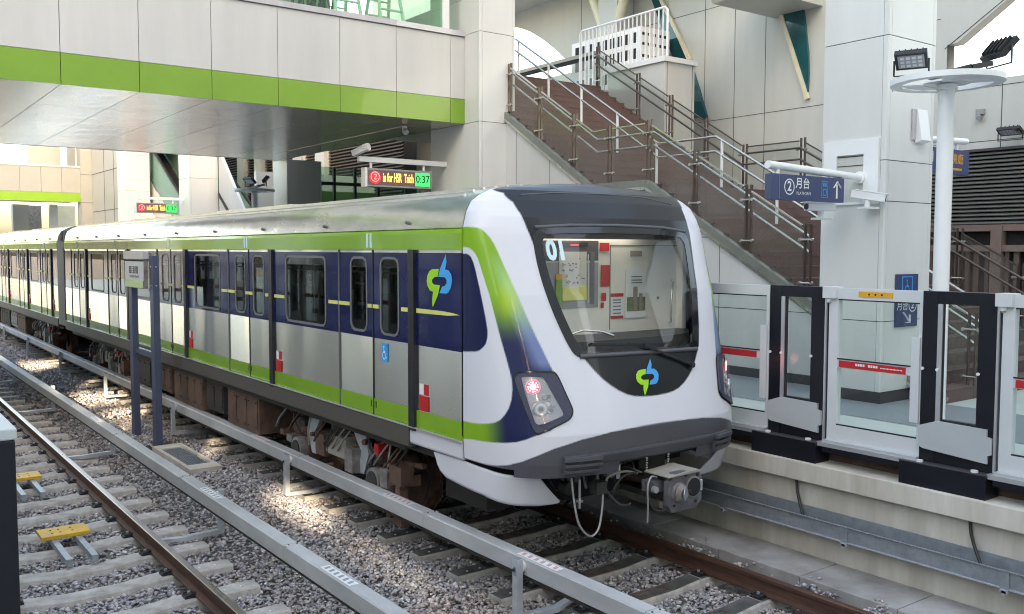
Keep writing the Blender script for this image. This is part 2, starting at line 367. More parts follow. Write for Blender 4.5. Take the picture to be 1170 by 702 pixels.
# ================================================================== TRAIN
XC, HW = 6.06, 1.49
ZW = [0.95,1.05,1.30,3.05,3.20,3.25,3.35,3.44,3.50,3.55,3.58,3.61,3.635,3.648]
WW = [1.46,1.475,1.49,1.49,1.485,1.475,1.45,1.40,1.31,1.20,1.05,.75,.40,.02]
ZY = [.95,1.15,1.4,1.64,2.04,2.6,3.15,3.3,3.45,3.55,3.62,3.648]
YY = [5.96,5.92,5.93,6.0,6.12,6.28,6.47,6.54,6.65,6.75,6.86,6.92]
YC = 6.95
def cab_pt(al, z, off=0.):
    """point of the cab's outer skin: al = angle round the plan outline (0 nose, -pi/2 near side), z height"""
    zc = max(z, .95); ex = 0
    if abs(al) > PI/2: ex = abs(al)-PI/2; al = math.copysign(PI/2, al)
    w_ = float(np.interp(zc, ZW, WW)); d = YC-float(np.interp(zc, ZY, YY)); n = float(np.interp(zc, [1,2.6,3.1,3.6], [3.4,3.0,2.6,2.2]))
    r = (abs(math.cos(al))**n+abs(math.sin(al))**n)**(-1/n)
    p = Vector((XC+w_*r*math.sin(al), YC-d*r*math.cos(al)+ex, z))
    if off:
        nx = math.copysign(abs(math.sin(al))**(n-1)*(r**(n-1))/w_, al) if al else 0; ny = -(abs(math.cos(al))*r)**(n-1)/d
        v = Vector((nx, ny, 0)); v.normalize(); p += v*off
    return p
def apron_pt(al, z, off=0.):
    ex = 0
    if abs(al) > PI/2: ex = abs(al)-PI/2; al = math.copysign(PI/2, al)
    n = 3.8 if al < 0 else 7.; r = (abs(math.cos(al))**n+abs(math.sin(al))**n)**(-1/n)
    return Vector((XC+1.46*r*math.sin(al), 6.95-.75*r*math.cos(al)+ex+.10*max(0, 1.0-z)/.3, z))
def strip_patch(mb, poly, m, off, nc=40, nr=16, smooth=True, fn=None):
    fn = fn or cab_pt
    """fills an outline given in (al, z) with a fine patch that lies on the cab skin"""
    A = [q[0] for q in poly]; a0, a1 = min(A), max(A); P = list(poly)+[poly[0]]; rows = []
    for i in range(nc+1):
        a = a0+(a1-a0)*(.5-.5*math.cos(PI*i/nc)); a = min(max(a, a0+1e-5), a1-1e-5); zs = []
        for (p, q), (r_, s_) in zip(P[:-1], P[1:]):
            if (p-a)*(r_-a) <= 0 and p != r_: zs.append(q+(s_-q)*(a-p)/(r_-p))
        lo, hi = min(zs), max(zs); rows.append([fn(a, lo+(hi-lo)*j/nr, off) for j in range(nr+1)])
    v = [p for r_ in rows for p in r_]; f = [(i*(nr+1)+j, (i+1)*(nr+1)+j, (i+1)*(nr+1)+j+1, i*(nr+1)+j+1) for i in range(nc) for j in range(nr)]
    mb.mesh(v, f, m, smooth)
def resample(poly, n):
    P = [Vector((a, b)) for a, b in poly]; P.append(P[0]); L = [0]
    for p, q in zip(P[:-1], P[1:]): L.append(L[-1]+(q-p).length)
    out = []; k = 0
    for i in range(n):
        t = L[-1]*i/n
        while L[k+1] < t: k += 1
        u = (t-L[k])/(L[k+1]-L[k]); q = P[k].lerp(P[k+1], u); out.append((q.x, q.y))
    return out
def smooth_poly(P, it=2):
    for _ in range(it):
        P = [q for a, b in zip(P, P[1:]+P[:1]) for q in ((a[0]*.75+b[0]*.25, a[1]*.75+b[1]*.25), (a[0]*.25+b[0]*.75, a[1]*.25+b[1]*.75))]
    return P
def mirror(P): return [(-a, z) for a, z in P]
EMB_B = [(808,222),(812,290),(800,348),(828,352),(850,385),(858,430),(848,490),(825,535),(808,543),(752,543),(775,488),(795,482),(812,460),(812,432),(800,412),(742,408),(757,345)]
EMB_G = [(748,345),(738,408),(712,412),(690,435),(690,458),(705,475),(757,478),(740,560),(697,660),(690,655),(690,590),(698,536),(672,528),(650,490),(643,450),(650,400),(668,365),(690,348)]
def emblem(mb, P, w_, h_):
    """two-stroke emblem, P(u,v) maps u,v in 0..1 to space"""
    for poly, m in ((EMB_B, 'skyblue'), (EMB_G, 'embgreen')):
        bm = bmesh.new(); vs_ = [bm.verts.new(((x-643)/215, (660-y)/438, 0)) for x, y in poly]; bm.faces.new(vs_)
        bmesh.ops.triangulate(bm, faces=bm.faces); bmesh.ops.subdivide_edges(bm, edges=bm.edges, cuts=2); bm.verts.index_update()
        mb.mesh([P(v.co.x, v.co.y) for v in bm.verts], [[v.index for v in f.verts] for f in bm.faces], m); bm.free()

Z_GL0, Z_GL1, Z_BAND0, Z_BAND1 = 1.26, 1.43, 2.07, 2.97
BANDS = [(1.25, Z_GL1, 'lime'), (Z_GL1, Z_BAND0, 'steel'), (Z_BAND0, Z_BAND1, 'navy'), (Z_BAND1, 3.0, 'steel')]
def side_P(s, d=0.): return lambda y, z, dd=0.: (XC+s*(HW+d+dd), y, z)
def wall_piece(mb, P, y0, y1, z0, z1, hole=None):
    """painted side sheet between y0..y1, z0..z1 in colour bands, with one optional window hole (ya, yb, za, zb)"""
    cuts = sorted({y0, y1} | ({hole[0], hole[1]} if hole else set()))
    for a, b in zip(cuts[:-1], cuts[1:]):
        for za, zb, m in BANDS:
            za, zb = max(za, z0), min(zb, z1)
            if zb <= za: continue
            segs = [(za, zb)]
            if hole and a >= hole[0]-1e-6 and b <= hole[1]+1e-6:
                segs = [q for q in ((za, min(zb, hole[2])), (max(za, hole[3]), zb)) if q[1] > q[0]+1e-6]
            for qa, qb in segs:
                mb.face([P(a, qa), P(b, qa), P(b, qb), P(a, qb)], m)
def window_frame(mb, P, yc, zc, wd, ht, r, m='rubber', bw=.028, d0=-.01, d1=.006):
    o = rrect(wd+2*bw, ht+2*bw, r+bw); i = rrect(wd, ht, r)
    ring_faces(mb, o, i, lambda a, b, d: P(yc+a, zc+b, d), d0, d1, m)
    # corner fillers between the square hole and the rounded frame
def pane(mb, P, yc, zc, wd, ht, r, m, d): mb.face([P(yc+a, zc+b, d) for a, b in rrect(wd, ht, r)], m)

def build_car(root, y0, posts, y1, lead):
    roof = MB(); prof = [(z, w_) for z, w_ in zip(ZW, WW) if z >= 3.2]
    ring = [(-w_, z) for z, w_ in prof]+[(w_, z) for z, w_ in prof[::-1]]
    ys = np.linspace(y0, y1, 12)
    v = [(XC+u, y, z) for y in ys for u, z in ring]; n = len(ring)
    roof.mesh(v, [(i*n+k, i*n+k+1, (i+1)*n+k+1, (i+1)*n+k) for i in range(11) for k in range(n-1)], 'steelroof', True)
    roof.face([v[k] for k in range(n)], 'steelroof'); roof.face([v[11*n+k] for k in range(n)][::-1], 'steelroof')
    for s in (-1, 1):
        for u in (1.30, 1.20, 1.08, .94, .80, .64, .48, .32, .16):
            z = float(np.interp(-u, [-a for a in WW[4:]], ZW[4:]))
            roof.box(XC+s*(u-.012), XC+s*(u+.012), y0+.25, y1-.05, z-.01, z+.016, 'steelroof')
        for k in range(int((y1-y0)/1.9)):
            roof.cyl((XC+s*1.47, y0+1.0+k*1.9, 3.262), (XC+s*1.50, y0+1.0+k*1.9, 3.267), .018, 'rubber', 8)
    roof.box(XC-.55, XC+.55, y0+6, y0+9.5, 3.64, 3.67, 'steelroof'); roof.box(XC-.55, XC+.55, y1-6, y1-2.5, 3.64, 3.67, 'steelroof')
    roof.build('roof', root, recalc=True)
    for s in (-1, 1):
        ct = MB(); P = side_P(s)
        cp = [(HW-.02, 3.0), (HW+.012, 3.0), (HW+.014, 3.15), (HW+.006, 3.185), (HW-.02, 3.2)]
        ct.prism([(XC+s*a, z) for a, z in cp], 'y', y0, y1, 'lime')
        for yj in posts:
            for dy in (.68, .76): ct.box(XC+s*(HW+.01), XC+s*(HW+.018), yj+dy+.15, yj+dy+.19, 3.02, 3.17, 'palew')
        ct.build('cantrail_panel', root)
        sb = MB(); sb.prism([(XC+s*a, z) for a, z in ((1.40, 1.05), (1.50, 1.04), (1.515, 1.06), (1.515, 1.235), (1.495, 1.25), (1.40, 1.25))], 'y', y0+(.95 if lead else .0), y1, 'solebar')
        if lead: sb.prism([(XC+s*a, z) for a, z in ((1.40, 1.085), (1.485, 1.08), (1.495, 1.10), (1.495, 1.235), (1.49, 1.25), (1.40, 1.25))], 'y', y0+.012, y0+.95, 'frontw')
        sb.box(XC+s*1.50, XC+s*1.525, y0, y1, 1.247, 1.258, 'alu')
        sb.build('sole_bar', root, recalc=True)
        wl = MB(); wy = y0
        stripe = MB(); posts_mb = MB(); ends = []
        for i, yp in enumerate(posts):
            wl = MB(); wall_piece(wl, P, wy, yp-.05, 1.25, 3.0, None if i == 0 else (yp-1.62, yp-.44, 2.10, 2.93)); wl.build('side_wall', root)
            dp = MB(); dp.box(*(sorted((XC+s*(HW-.05), XC+s*(HW+.03)))), yp-.05, yp+.06, 1.22, 3.0, 'blackpost'); dp.build('door_post', root)
            posts_mb = MB()
            if i:   # saloon window between the last door and this post
                wf = MB(); window_frame(wf, P, yp-1.03, 2.515, 1.12, .77, .07)
                f = wf.build('window', root)
                pn = MB(); pane(pn, P, yp-1.03, 2.515, 1.16, .81, .07, 'gtrain', -.008); pn.build('pane', f)
                hl = MB()   # inner rail of the window
            # two door leaves
            for k in (0, 1):
                a = yp+.06+.8*k; b = a+.8; hc = a+(.445 if k == 0 else .33)
                lf = MB(); PL = side_P(s, -.014); wall_piece(lf, PL, a+.006, b-.006, 1.25, 3.0, (hc-.185, hc+.185, 2.13, 2.91))
                lf.face([PL(a+.006, 1.25, -.03), PL(b-.006, 1.25, -.03), PL(b-.006, 1.25), PL(a+.006, 1.25)], 'alu')
                window_frame(lf, PL, hc, 2.52, .35, .76, .08, 'rubber', .026, -.008, .005)
                yo = b-.05 if k == 0 else a+.05
                lf.box(XC+s*(HW-.02), XC+s*(HW-.008), yo-.006, yo+.006, 1.33, 1.40, 'dark')
                lob = lf.build('door', root)
                pn = MB(); pane(pn, PL, hc, 2.52, .37, .79, .08, 'gtrain', -.006); pn.build('pane', lob)
                g = MB()
            posts_mb.box(*(sorted((XC+s*(HW-.03), XC+s*(HW-.006)))), yp+.854, yp+.866, 1.22, 3.0, 'blackpost')
            posts_mb.box(*(sorted((XC+s*(HW-.03), XC+s*(HW-.001)))), yp+1.655, yp+1.668, 1.22, 3.0, 'rubber'); posts_mb.build('door_seal', root)
            for ya, yb in ((yp+.08, yp+.24), (yp+.72, yp+.84), (yp+.88, yp+.96), (yp+1.40, yp+1.65), (yp+1.68, yp+1.92), (yp+3.2, yp+3.53)):
                if yb < y1: stripe = MB(); stripe.box(*(sorted((XC+s*(HW-.012), XC+s*(HW+.003)))), ya, yb, 2.385, 2.425, 'yellow'); stripe.build('yellow_stripe', root)
            wy = yp+1.668
        wl = MB(); wall_piece(wl, P, wy, y1, 1.25, 3.0)
        wl.build('side_wall', root, recalc=True)
        for i, yp in enumerate(posts):
            yy = yp-.28; st = MB()
            st.box(*(sorted((XC+s*(HW-.002), XC+s*(HW+.003)))), yy+.085, yy+.165, 1.595, 1.70, 'white'); st.box(*(sorted((XC+s*(HW-.002), XC+s*(HW+.003)))), yy, yy+.085, 1.595, 1.70, 'red')
            st.box(*(sorted((XC+s*(HW-.002), XC+s*(HW+.012)))), yy, yy+.16, 1.44, 1.585, 'red')
            st.box(*(sorted((XC+s*(HW+.010), XC+s*(HW+.016)))), yy+.04, yy+.12, 1.47, 1.55, 'red')
            st.build('emergency_release', root)
    # saloon
    it = MB()
    it.box(XC-1.40, XC+1.40, y0+.4, y1-.3, 1.16, 1.2, 'greypl'); it.box(XC-1.38, XC+1.38, y0+.4, y1-.3, 2.98, 3.02, 'offwhite')
    it.box(XC-1.3, XC+1.3, y1-.32, y1-.3, 1.2, 2.98, 'greypl')
    for yp in posts[1:]:
        for s in (-1, 1):
            it.box(XC+s*1.0, XC+s*1.40, yp-1.85, yp-.2, 1.5, 1.62, 'seat'); it.box(XC+s*1.34, XC+s*1.42, yp-1.85, yp-.2, 1.62, 2.02, 'seat')
            for yy in (yp-1.9, yp-.15): it.cyl((XC+s*.98, yy, 1.2), (XC+s*.98, yy, 2.98), .017, 'ss', 8); it.box(XC+s*1.0, XC+s*1.4, yy-.01, yy+.01, 1.5, 2.3, 'greypl')
        it.cyl((XC, yp-1, 1.2), (XC, yp-1, 2.98), .018, 'ss', 8)
    for s in (-1, 1):
        it.cyl((XC+s*.75, y0+.6, 2.72), (XC+s*.75, y1-.5, 2.72), .017, 'ss', 8)
        for k in range(int((y1-y0-2)/.55)): it.box(XC+s*.75-.01, XC+s*.75+.01, y0+1+k*.55-.04, y0+1+k*.55+.04, 2.52, 2.70, 'blackpost')
    it.build('saloon_interior', root)

def bogie(root, yc):
    fr = MB()
    for s in (-1, 1):
        x = XC+s*1.02
        fr.prism([(yc-1.55, .62), (yc-1.35, .48), (yc-.75, .50), (yc-.35, .40), (yc+.35, .40), (yc+.75, .50), (yc+1.35, .48), (yc+1.55, .62), (yc+1.3, .78), (yc+.6, .72), (yc-.6, .72), (yc-1.3, .78)], 'x', x-.11, x+.11, 'rust')
        for sy in (-1, 1):
            yw_ = yc+sy*1.05
            fr.box(x-.13+s*.05, x+.13+s*.05, yw_-.20, yw_+.20, .28, .58, 'equipb'); fr.cyl((x+s*.12, yw_, .42), (x+s*.27, yw_, .42), .15, 'equip', 20); fr.cyl((x+s*.27, yw_, .42), (x+s*.285, yw_, .42), .11, 'equipd', 20)
            for dy in (-.30, .30): fr.cyl((x, yw_+dy*.85, .55), (x, yw_+dy*.85, .86), .085, 'equipd', 14)
            fr.prism([(yw_-.62*sy, .92), (yw_-.30*sy, .95), (yw_-.22*sy, .66), (yw_-.34*sy, .42), (yw_-.46*sy, .42), (yw_-.40*sy, .68), (yw_-.52*sy, .80)], 'x', x+s*.14, x+s*.20, 'galvl')
            fr.tube([(x+s*.2, yw_+.2, .98), (x+s*.24, yw_+.12, .78), (x+s*.22, yw_-.05, .62), (x+s*.16, yw_-.2, .74), (x+s*.1, yw_-.25, 1.0)], .013, 'hose', 6)
            fr.tube([(x+s*.18, yw_-.3, 1.0), (x+s*.26, yw_-.36, .70), (x+s*.2, yw_-.25, .5)], .012, 'tan', 6)
        fr.cyl((x, yc, .72), (x, yc, 1.0), .24, 'equipd', 20)                                   # air spring
        fr.box(x-.02, x+s*.24, yc-.34, yc+.16, .52, .76, 'tan'); fr.box(x+s*.05, x+s*.26, yc+.22, yc+.46, .46, .72, 'equipb'); fr.box(x+s*.06, x+s*.3, yc-.62, yc-.42, .42, .7, 'equip')
        fr.box(x+s*.14, x+s*.30, yc-1.75, yc-1.50, .50, .70, 'equipb'); fr.box(x+s*.16, x+s*.31, yc-1.46, yc-1.30, .42, .62, 'equip')
        fr.prism([(yc-1.72, .06), (yc-1.56, .06), (yc-1.60, .5), (yc-1.68, .5)], 'x', x+s*.18, x+s*.28, 'rust'); fr.prism([(yc-1.48, .10), (yc-1.38, .10), (yc-1.40, .45), (yc-1.46, .45)], 'x', x+s*.2, x+s*.28, 'rust')
        fr.bar((x+s*.1, yc-1.9, .72), (x+s*.1, yc-1.2, .66), .05, .05, 'rust'); fr.box(x+s*.1, x+s*.28, yc-1.22, yc-1.12, .74, .86, 'red')
        for q in range(10):
            yy = yc+rng.uniform(-1.8, 1.7); zz = rng.uniform(.45, .9); a, b, c = rng.uniform(.03, .09, 3)
            fr.box(x+s*.05, x+s*(.16+a), yy-b, yy+b, zz-c*.7, zz+c*.7, ['equipb', 'equip', 'rust', 'equipd'][q % 4])
        for q in range(26):
            yy = yc+rng.uniform(-1.85, 1.8); zz = rng.uniform(.35, .98); a = rng.uniform(.02, .05); xx = x+s*rng.uniform(.0, .22)
            if q % 3: fr.cyl((xx, yy, zz), (xx+s*rng.uniform(.04, .12), yy+rng.uniform(-.03, .03), zz), a, ['rust', 'equip', 'equipd', 'equipb'][q % 4], 10)
            else: fr.bar((xx, yy, zz), (xx, yy+rng.uniform(.1, .35), zz+rng.uniform(-.12, .12)), a, a*.7, ['equipd', 'rust', 'equipb'][q % 3 - 1])
        for q in range(16):
            yy = yc+rng.uniform(-1.8, 1.5)
            fr.tube([(x+s*.12, yy, 1.0), (x+s*.28, yy+.1, .75), (x+s*.25, yy+.3, .6), (x+s*.1, yy+.42, .75)], .012, ['hose', 'rust', 'hosel'][q % 3], 6)
    fr.box(XC-.9, XC+.9, yc-.3, yc+.3, .45, .75, 'equipd'); fr.box(XC-.6, XC+.6, yc-1.0, yc-.4, .3, .65, 'equipd'); fr.box(XC-.6, XC+.6, yc+.4, yc+1.0, .3, .65, 'equipd')
    b = fr.build('bogie', root)
    for sy in (-1, 1):
        for s in (-1, 1):
            yw_ = yc+sy*1.05; wh = MB(); xi = XC+s*.72
            wh.cyl((xi-.065, yw_, .42), (xi+.065, yw_, .42), .42, 'rust', 40); wh.cyl((xi+s*.065, yw_, .42), (xi+s*.075, yw_, .42), .37, 'equipb', 36); wh.cyl((xi+s*.07, yw_, .42), (xi+s*.11, yw_, .42), .15, 'equipd', 20)
            wh.cyl((xi-s*.085, yw_, .42), (xi-s*.06, yw_, .42), .445, 'rust', 40)
            if s < 0: wh.cyl((XC-.7, yw_, .42), (XC+.7, yw_, .42), .08, 'equipd', 12)
            wh.build('wheel', b)
def under_boxes(root, items):
    for a, b, zb, m in items:
        for s in (-1, 1):
            e = MB(); x = XC+s*1.36; xi = XC+s*.62
            e.box(min(x, xi), max(x, xi), a, b, zb, .98, m)
            k = int((b-a)/.45)+1
            for j in range(k):
                yy = a+(b-a)*(j+.5)/k
                e.box(min(x, x+s*.015), max(x, x+s*.015), yy-.17, yy+.17, zb+.06, .90, m)
                for zz in (zb+.1, .86):
                    for dy in (-.14, .14): e.cyl((x+s*.012, yy+dy, zz), (x+s*.028, yy+dy, zz), .012, 'equipd', 6)
            e.box(min(x, x-s*.2), max(x, x-s*.2), a+.05, a+.12, .97, 1.06, 'equipd'); e.box(min(x, x-s*.2), max(x, x-s*.2), b-.12, b-.05, .97, 1.06, 'equipd')
            e.build('underframe_box', root, bevel=.012)

lead = thing('metro_train_car', 'lead train car with white rounded nose, black windscreen and lime green livery', 'train car', (XC, 6.95, 0), 'cars of the metro train')
posts1 = [7.83+3.6*k for k in range(5)]
build_car(lead, 6.95, posts1, 24.6, True)
bogie(lead, 10.15); bogie(lead, 21.6)
under_boxes(lead, [(12.3, 13.55, .42, 'equipb'), (13.75, 14.5, .5, 'equipd'), (14.7, 16.2, .42, 'equipb'), (16.4, 17.5, .48, 'equipb'), (17.7, 18.7, .44, 'equipd')])
gw = MB()
for k in range(9):
    y = 24.6+k*.1; r_ = .99 if k % 2 == 0 else .975
    gw.box(XC-1.485*r_, XC+1.485*r_, y, y+.1, 1.10, 3.2, 'bellows'); gw.box(XC-1.40*r_, XC+1.40*r_, y, y+.1, 3.2, 3.46, 'bellows')
    gw.prism([(XC-1.40*r_, 3.46), (XC+1.40*r_, 3.46), (XC+1.1*r_, 3.58), (XC-1.1*r_, 3.58)], 'y', y, y+.1, 'bellows')
for s_ in (-1, 1): gw.box(XC+s_*1.47, XC+s_*1.505, 24.64, 25.46, 1.12, 3.19, 'bellows')
gw.build('gangway_bellows', lead)
car2 = thing('metro_train_car', 'second train car coupled behind the brown gangway bellows', 'train car', (XC, 25.5, 0), 'cars of the metro train')
posts2 = [26.3+3.6*k for k in range(5)]
build_car(car2, 25.5, posts2, 43.3, False)
bogie(car2, 29.2); bogie(car2, 40.2)
under_boxes(car2, [(31.4, 32.8, .42, 'equipb'), (33.0, 34.2, .5, 'equip'), (34.5, 36.5, .44, 'equipd'), (37., 38., .46, 'equipb')])
e2 = MB(); e2.box(XC-1.45, XC+1.45, 43.28, 43.36, 1.1, 3.5, 'dark'); e2.build('end_wall', car2)

# ---------------- cab shell with livery
SH_L = [(-1.02,3.514),(-.835,3.43),(-.768,3.334),(-.731,3.239),(-.698,3.106),(-.661,2.946),(-.634,2.826),(-.6,2.633),(-.563,2.433),(-.532,2.256),(-.498,2.125),(-.466,2.023),(-.422,1.932),(-.378,1.855),(-.329,1.792),(-.277,1.74),(-.221,1.699),(-.165,1.676),(-.106,1.665),(-.03,1.660)]
SHIELD = [(-1.58,3.57),(-1.58,3.66)]+[(1.58,3.66),(1.58,3.57)]+mirror(SH_L)+SH_L[::-1]
GL = [(-.652,3.165),(-.476,3.18),(-.21,3.185),(.0,3.185),(.21,3.182),(.476,3.172),(.63,3.145),(.595,2.9),(.548,2.617),(.512,2.362),(.48,2.195),(.445,2.045),(.171,2.056),(-.132,2.061),(-.335,2.065),(-.490,2.070),(-.528,2.157),(-.565,2.311),(-.604,2.504),(-.635,2.719),(-.652,2.927)]
NAVYP = [(-1.8,2.965),(-1.462,2.965),(-1.40,2.955),(-1.357,2.938),(-1.31,2.89),(-1.276,2.826),(-1.22,2.66),(-1.186,2.523),(-1.16,2.4),(-1.146,2.3),(-1.148,2.25),(-1.158,2.216),(-1.18,2.17),(-1.22,2.139),(-1.27,2.11),(-1.331,2.096),(-1.543,2.08),(-1.8,2.07)]
INNER = [(-1.8,3.03),(-1.45,3.022),(-1.38,3.015),(-1.319,2.995),(-1.27,2.965),(-1.229,2.925),(-1.181,2.827),(-1.135,2.71),(-1.097,2.609),(-1.05,2.408),(-1.012,2.213),(-.983,2.071),(-.961,1.94),(-.954,1.87),(-.957,1.79),(-.972,1.705),(-1.0,1.63),(-1.038,1.57),(-1.08,1.525),(-1.134,1.495),(-1.21,1.475),(-1.294,1.462),(-1.43,1.45),(-1.8,1.44)]
SWOOSH = [(-1.8,3.2),(-1.466,3.205),(-1.28,3.20),(-1.203,3.193),(-1.15,3.178),(-1.102,3.15),(-1.055,3.11),(-1.016,3.06),(-.98,2.99),(-.948,2.91),(-.894,2.77),(-.846,2.62),(-.778,2.355),(-.72,2.13),(-.675,1.95),(-.60,1.6),(-.74,1.45),(-.828,1.411),(-.901,1.37),(-.961,1.346),(-1.043,1.33),(-1.142,1.319),(-1.265,1.308),(-1.421,1.300),(-1.8,1.25)]
MB_L = [(-1.8,1.10),(-1.562,1.105),(-1.234,1.107),(-1.13,1.117),(-1.043,1.135),(-.98,1.155),(-.93,1.174),(-.832,1.23),(-.722,1.295),(-.567,1.357),(-.373,1.397),(-.15,1.41),(0,1.412)]
def sdf(poly, A, Z, ka=1.25):
    """signed distance (negative inside) of points to a closed outline, in metres on the skin"""
    P = np.array(poly, float); P[:, 0] *= ka; A = A*ka; d = np.full(A.shape, 9.); ins = np.zeros(A.shape, bool)
    for (x0, y0), (x1, y1) in zip(P, np.roll(P, -1, 0)):
        ex, ey = x1-x0, y1-y0; L2 = ex*ex+ey*ey+1e-12
        t = np.clip(((A-x0)*ex+(Z-y0)*ey)/L2, 0, 1); d = np.minimum(d, np.hypot(A-x0-t*ex, Z-y0-t*ey))
        c = ((y0 > Z) != (y1 > Z)); xi = x0+(Z-y0)*ex/(ey if abs(ey) > 1e-12 else 1e-12); ins ^= c & (A < xi)
    return np.where(ins, -d, d)
aa = np.concatenate([[-PI/2-.02], np.linspace(-PI/2, PI/2, 380), [PI/2+.02]])
zz = np.concatenate([np.linspace(1.035, 3.2, 235), np.linspace(3.21, 3.5, 40), np.linspace(3.505, 3.60, 30), np.linspace(3.603, 3.648, 24)])
AA, ZZ = np.meshgrid(aa, zz, indexing='ij'); AL = -np.abs(AA)      # livery is the same on both sides
pts = [cab_pt(float(a), float(z)) for a in aa for z in zz]
def mixc(c, col, d, wd=.0045):
    k = np.clip(.5-d/(2*wd), 0, 1)[..., None]; return c*(1-k)+np.array(col)*k if not isinstance(col, np.ndarray) or col.ndim == 1 else c*(1-k)+col*k
white_ = np.array((.70,.69,.735)); c = np.broadcast_to(white_, AA.shape+(3,)).copy()
lime_ = np.array((.22,.42,.018)); navy_ = np.array((.012,.016,.07)); refl_lilac = np.array((.22,.28,.52))
sw = np.maximum(sdf(SWOOSH, AL, ZZ), -sdf(INNER, AL, ZZ))
# printed blend of the swoosh: lime -> navy round the lamp, plus a pale blue reflection painted along the front edge
k1 = np.clip((2.62-ZZ)/.45, 0, 1)*np.clip((AL+1.30)/.28, 0, 1); k1 = k1*k1*(3-2*k1)
k2 = np.clip((AL+.94+.0*(ZZ))/.10-(ZZ-2.0)*-.25, 0, 1)*np.clip((2.75-ZZ)/.4, 0, 1)*np.clip((ZZ-1.9)/.15, 0, 1)
edge = np.clip((sdf(SWOOSH, AL, ZZ)+.16)/.10, 0, 1)*np.clip((ZZ-1.92)/.1, 0, 1)*np.clip((3.0-ZZ)/.3, 0, 1)
swc = lime_*(1-k1[..., None])+navy_*k1[..., None]; swc = swc*(1-.75*edge[..., None])+(refl_lilac*k1[..., None]+np.array((.42,.62,.30))*(1-k1[..., None]))*.75*edge[..., None]
yb = np.exp(-(((AL+.93)/.06)**2+((ZZ-2.55)/.14)**2)); swc = swc*(1-.5*yb[..., None])+np.array((.50,.66,.01))*.5*yb[..., None]
c = mixc(c, swc, sw); c = mixc(c, navy_*.9, sdf(NAVYP, AL, ZZ)); c = mixc(c, (.007,.007,.010), sdf(SHIELD, AA, ZZ))
vl = ZZ-np.interp(AL, [p[0] for p in MB_L], [p[1] for p in MB_L]); c = mixc(c, (.085,.083,.095), vl)
seam = np.abs(vl)-.004; c = mixc(c, (.02,.02,.02), np.where(AL > -1.0, seam, 1)); c = mixc(c, (.03,.03,.03), np.abs(AL+PI/2)-.004, .003)
gl_d = sdf(GL, AA, ZZ)
hole = gl_d < -.02
na, nz_ = len(aa), len(zz); F = []
cut = (ZZ < 1.10) & (AL < -.98) | (ZZ < 1.135) & (AL > -.33)
for i in range(na-1):
    for j in range(nz_-1):
        if hole[i, j] and hole[i+1, j] and hole[i, j+1] and hole[i+1, j+1]: continue
        if cut[i, j] and cut[i+1, j+1]: continue
        F.append((i*nz_+j, (i+1)*nz_+j, (i+1)*nz_+j+1, i*nz_+j+1))
me = bpy.data.meshes.new('nose_shell'); me.from_pydata([(p.x-XC, p.y-6.95, p.z) for p in pts], [], F); me.materials.append(M['livery'])
ca = me.color_attributes.new('livery', 'FLOAT_COLOR', 'POINT'); buf = np.ones((na*nz_, 4), np.float32); buf[:, :3] = c.reshape(-1, 3); ca.data.foreach_set('color', buf.ravel())
me.polygons.foreach_set('use_smooth', [True]*len(F)); me.update()
nose = bpy.data.objects.new('nose_shell', me); COL.objects.link(nose); nose.parent = lead

def radial_patch(mb, poly, m, off, center, rings=10):
    n = len(poly); v = [cab_pt(*center, off)]
    for k in range(1, rings+1): v += [cab_pt(center[0]+(a-center[0])*k/rings, center[1]+(z-center[1])*k/rings, off) for a, z in poly]
    f = [(0, 1+i, 1+(i+1) % n) for i in range(n)]
    for k in range(rings-1):
        b = 1+k*n; f += [(b+i, b+n+i, b+n+(i+1) % n, b+(i+1) % n) for i in range(n)]
    mb.mesh(v, f, m, True)
def ring_patch(mb, outer, inner, m, off0, off1):
    n = len(outer); v = [cab_pt(*q, off0) for q in outer]+[cab_pt(*q, off1) for q in outer]+[cab_pt(*q, off1) for q in inner]+[cab_pt(*q, off0) for q in inner]
    mb.mesh(v, [(k*n+i, k*n+(i+1) % n, (k+1)*n+(i+1) % n, (k+1)*n+i) for k in range(3) for i in range(n)], m)
GLs = resample(smooth_poly(GL, 1), 160); gc = (-.03, 2.6)
def scale_poly(P, c_, k): return [(c_[0]+(a-c_[0])*k, c_[1]+(z-c_[1])*k) for a, z in P]
ws = MB(); radial_patch(ws, GLs, 'gwind', .002, gc); wso = ws.build('windscreen', lead)
wfm = MB(); ring_patch(wfm, scale_poly(GLs, gc, 1.05), scale_poly(GLs, gc, .95), 'blackgloss', -.004, .007)
mold = [(-.50,2.07),(-.30,2.066),(0,2.06),(.3,2.052),(.45,2.046)]
wfm.tube([cab_pt(a, z-.01, .006) for a, z in mold], .022, 'valance', 8)
wfm.tube([cab_pt(a, z, .004) for a, z in [(-.66,3.20),(-.4,3.222),(0,3.23),(.4,3.218),(.64,3.185)]], .018, 'valance', 8)
wfm.tube([cab_pt(a, z, .0) for a, z in [(-.8,3.50),(-.5,3.53),(0,3.54),(.45,3.525),(.72,3.47)]], .008, 'valance', 8)
wfm.build('windscreen_frame', lead)
nb = MB(); v, f = text_polys('01', .245, 0, 0, .011, .70)
nb.mesh([cab_pt(-.532+a/1.22, 2.99+b, .007) for a, b, _ in v], f, 'palew'); nb.build('car_number', wso)
eb = MB(); emblem(eb, lambda u, v_: cab_pt(-.128+.195*u, 1.678+.313*v_, .005), .2, .3); eb.build('front_emblem', lead)
es = MB(); emblem(es, lambda u, v_: (XC-HW-.004, 7.57-.45*u, 2.46+.50*v_), .45, .5)
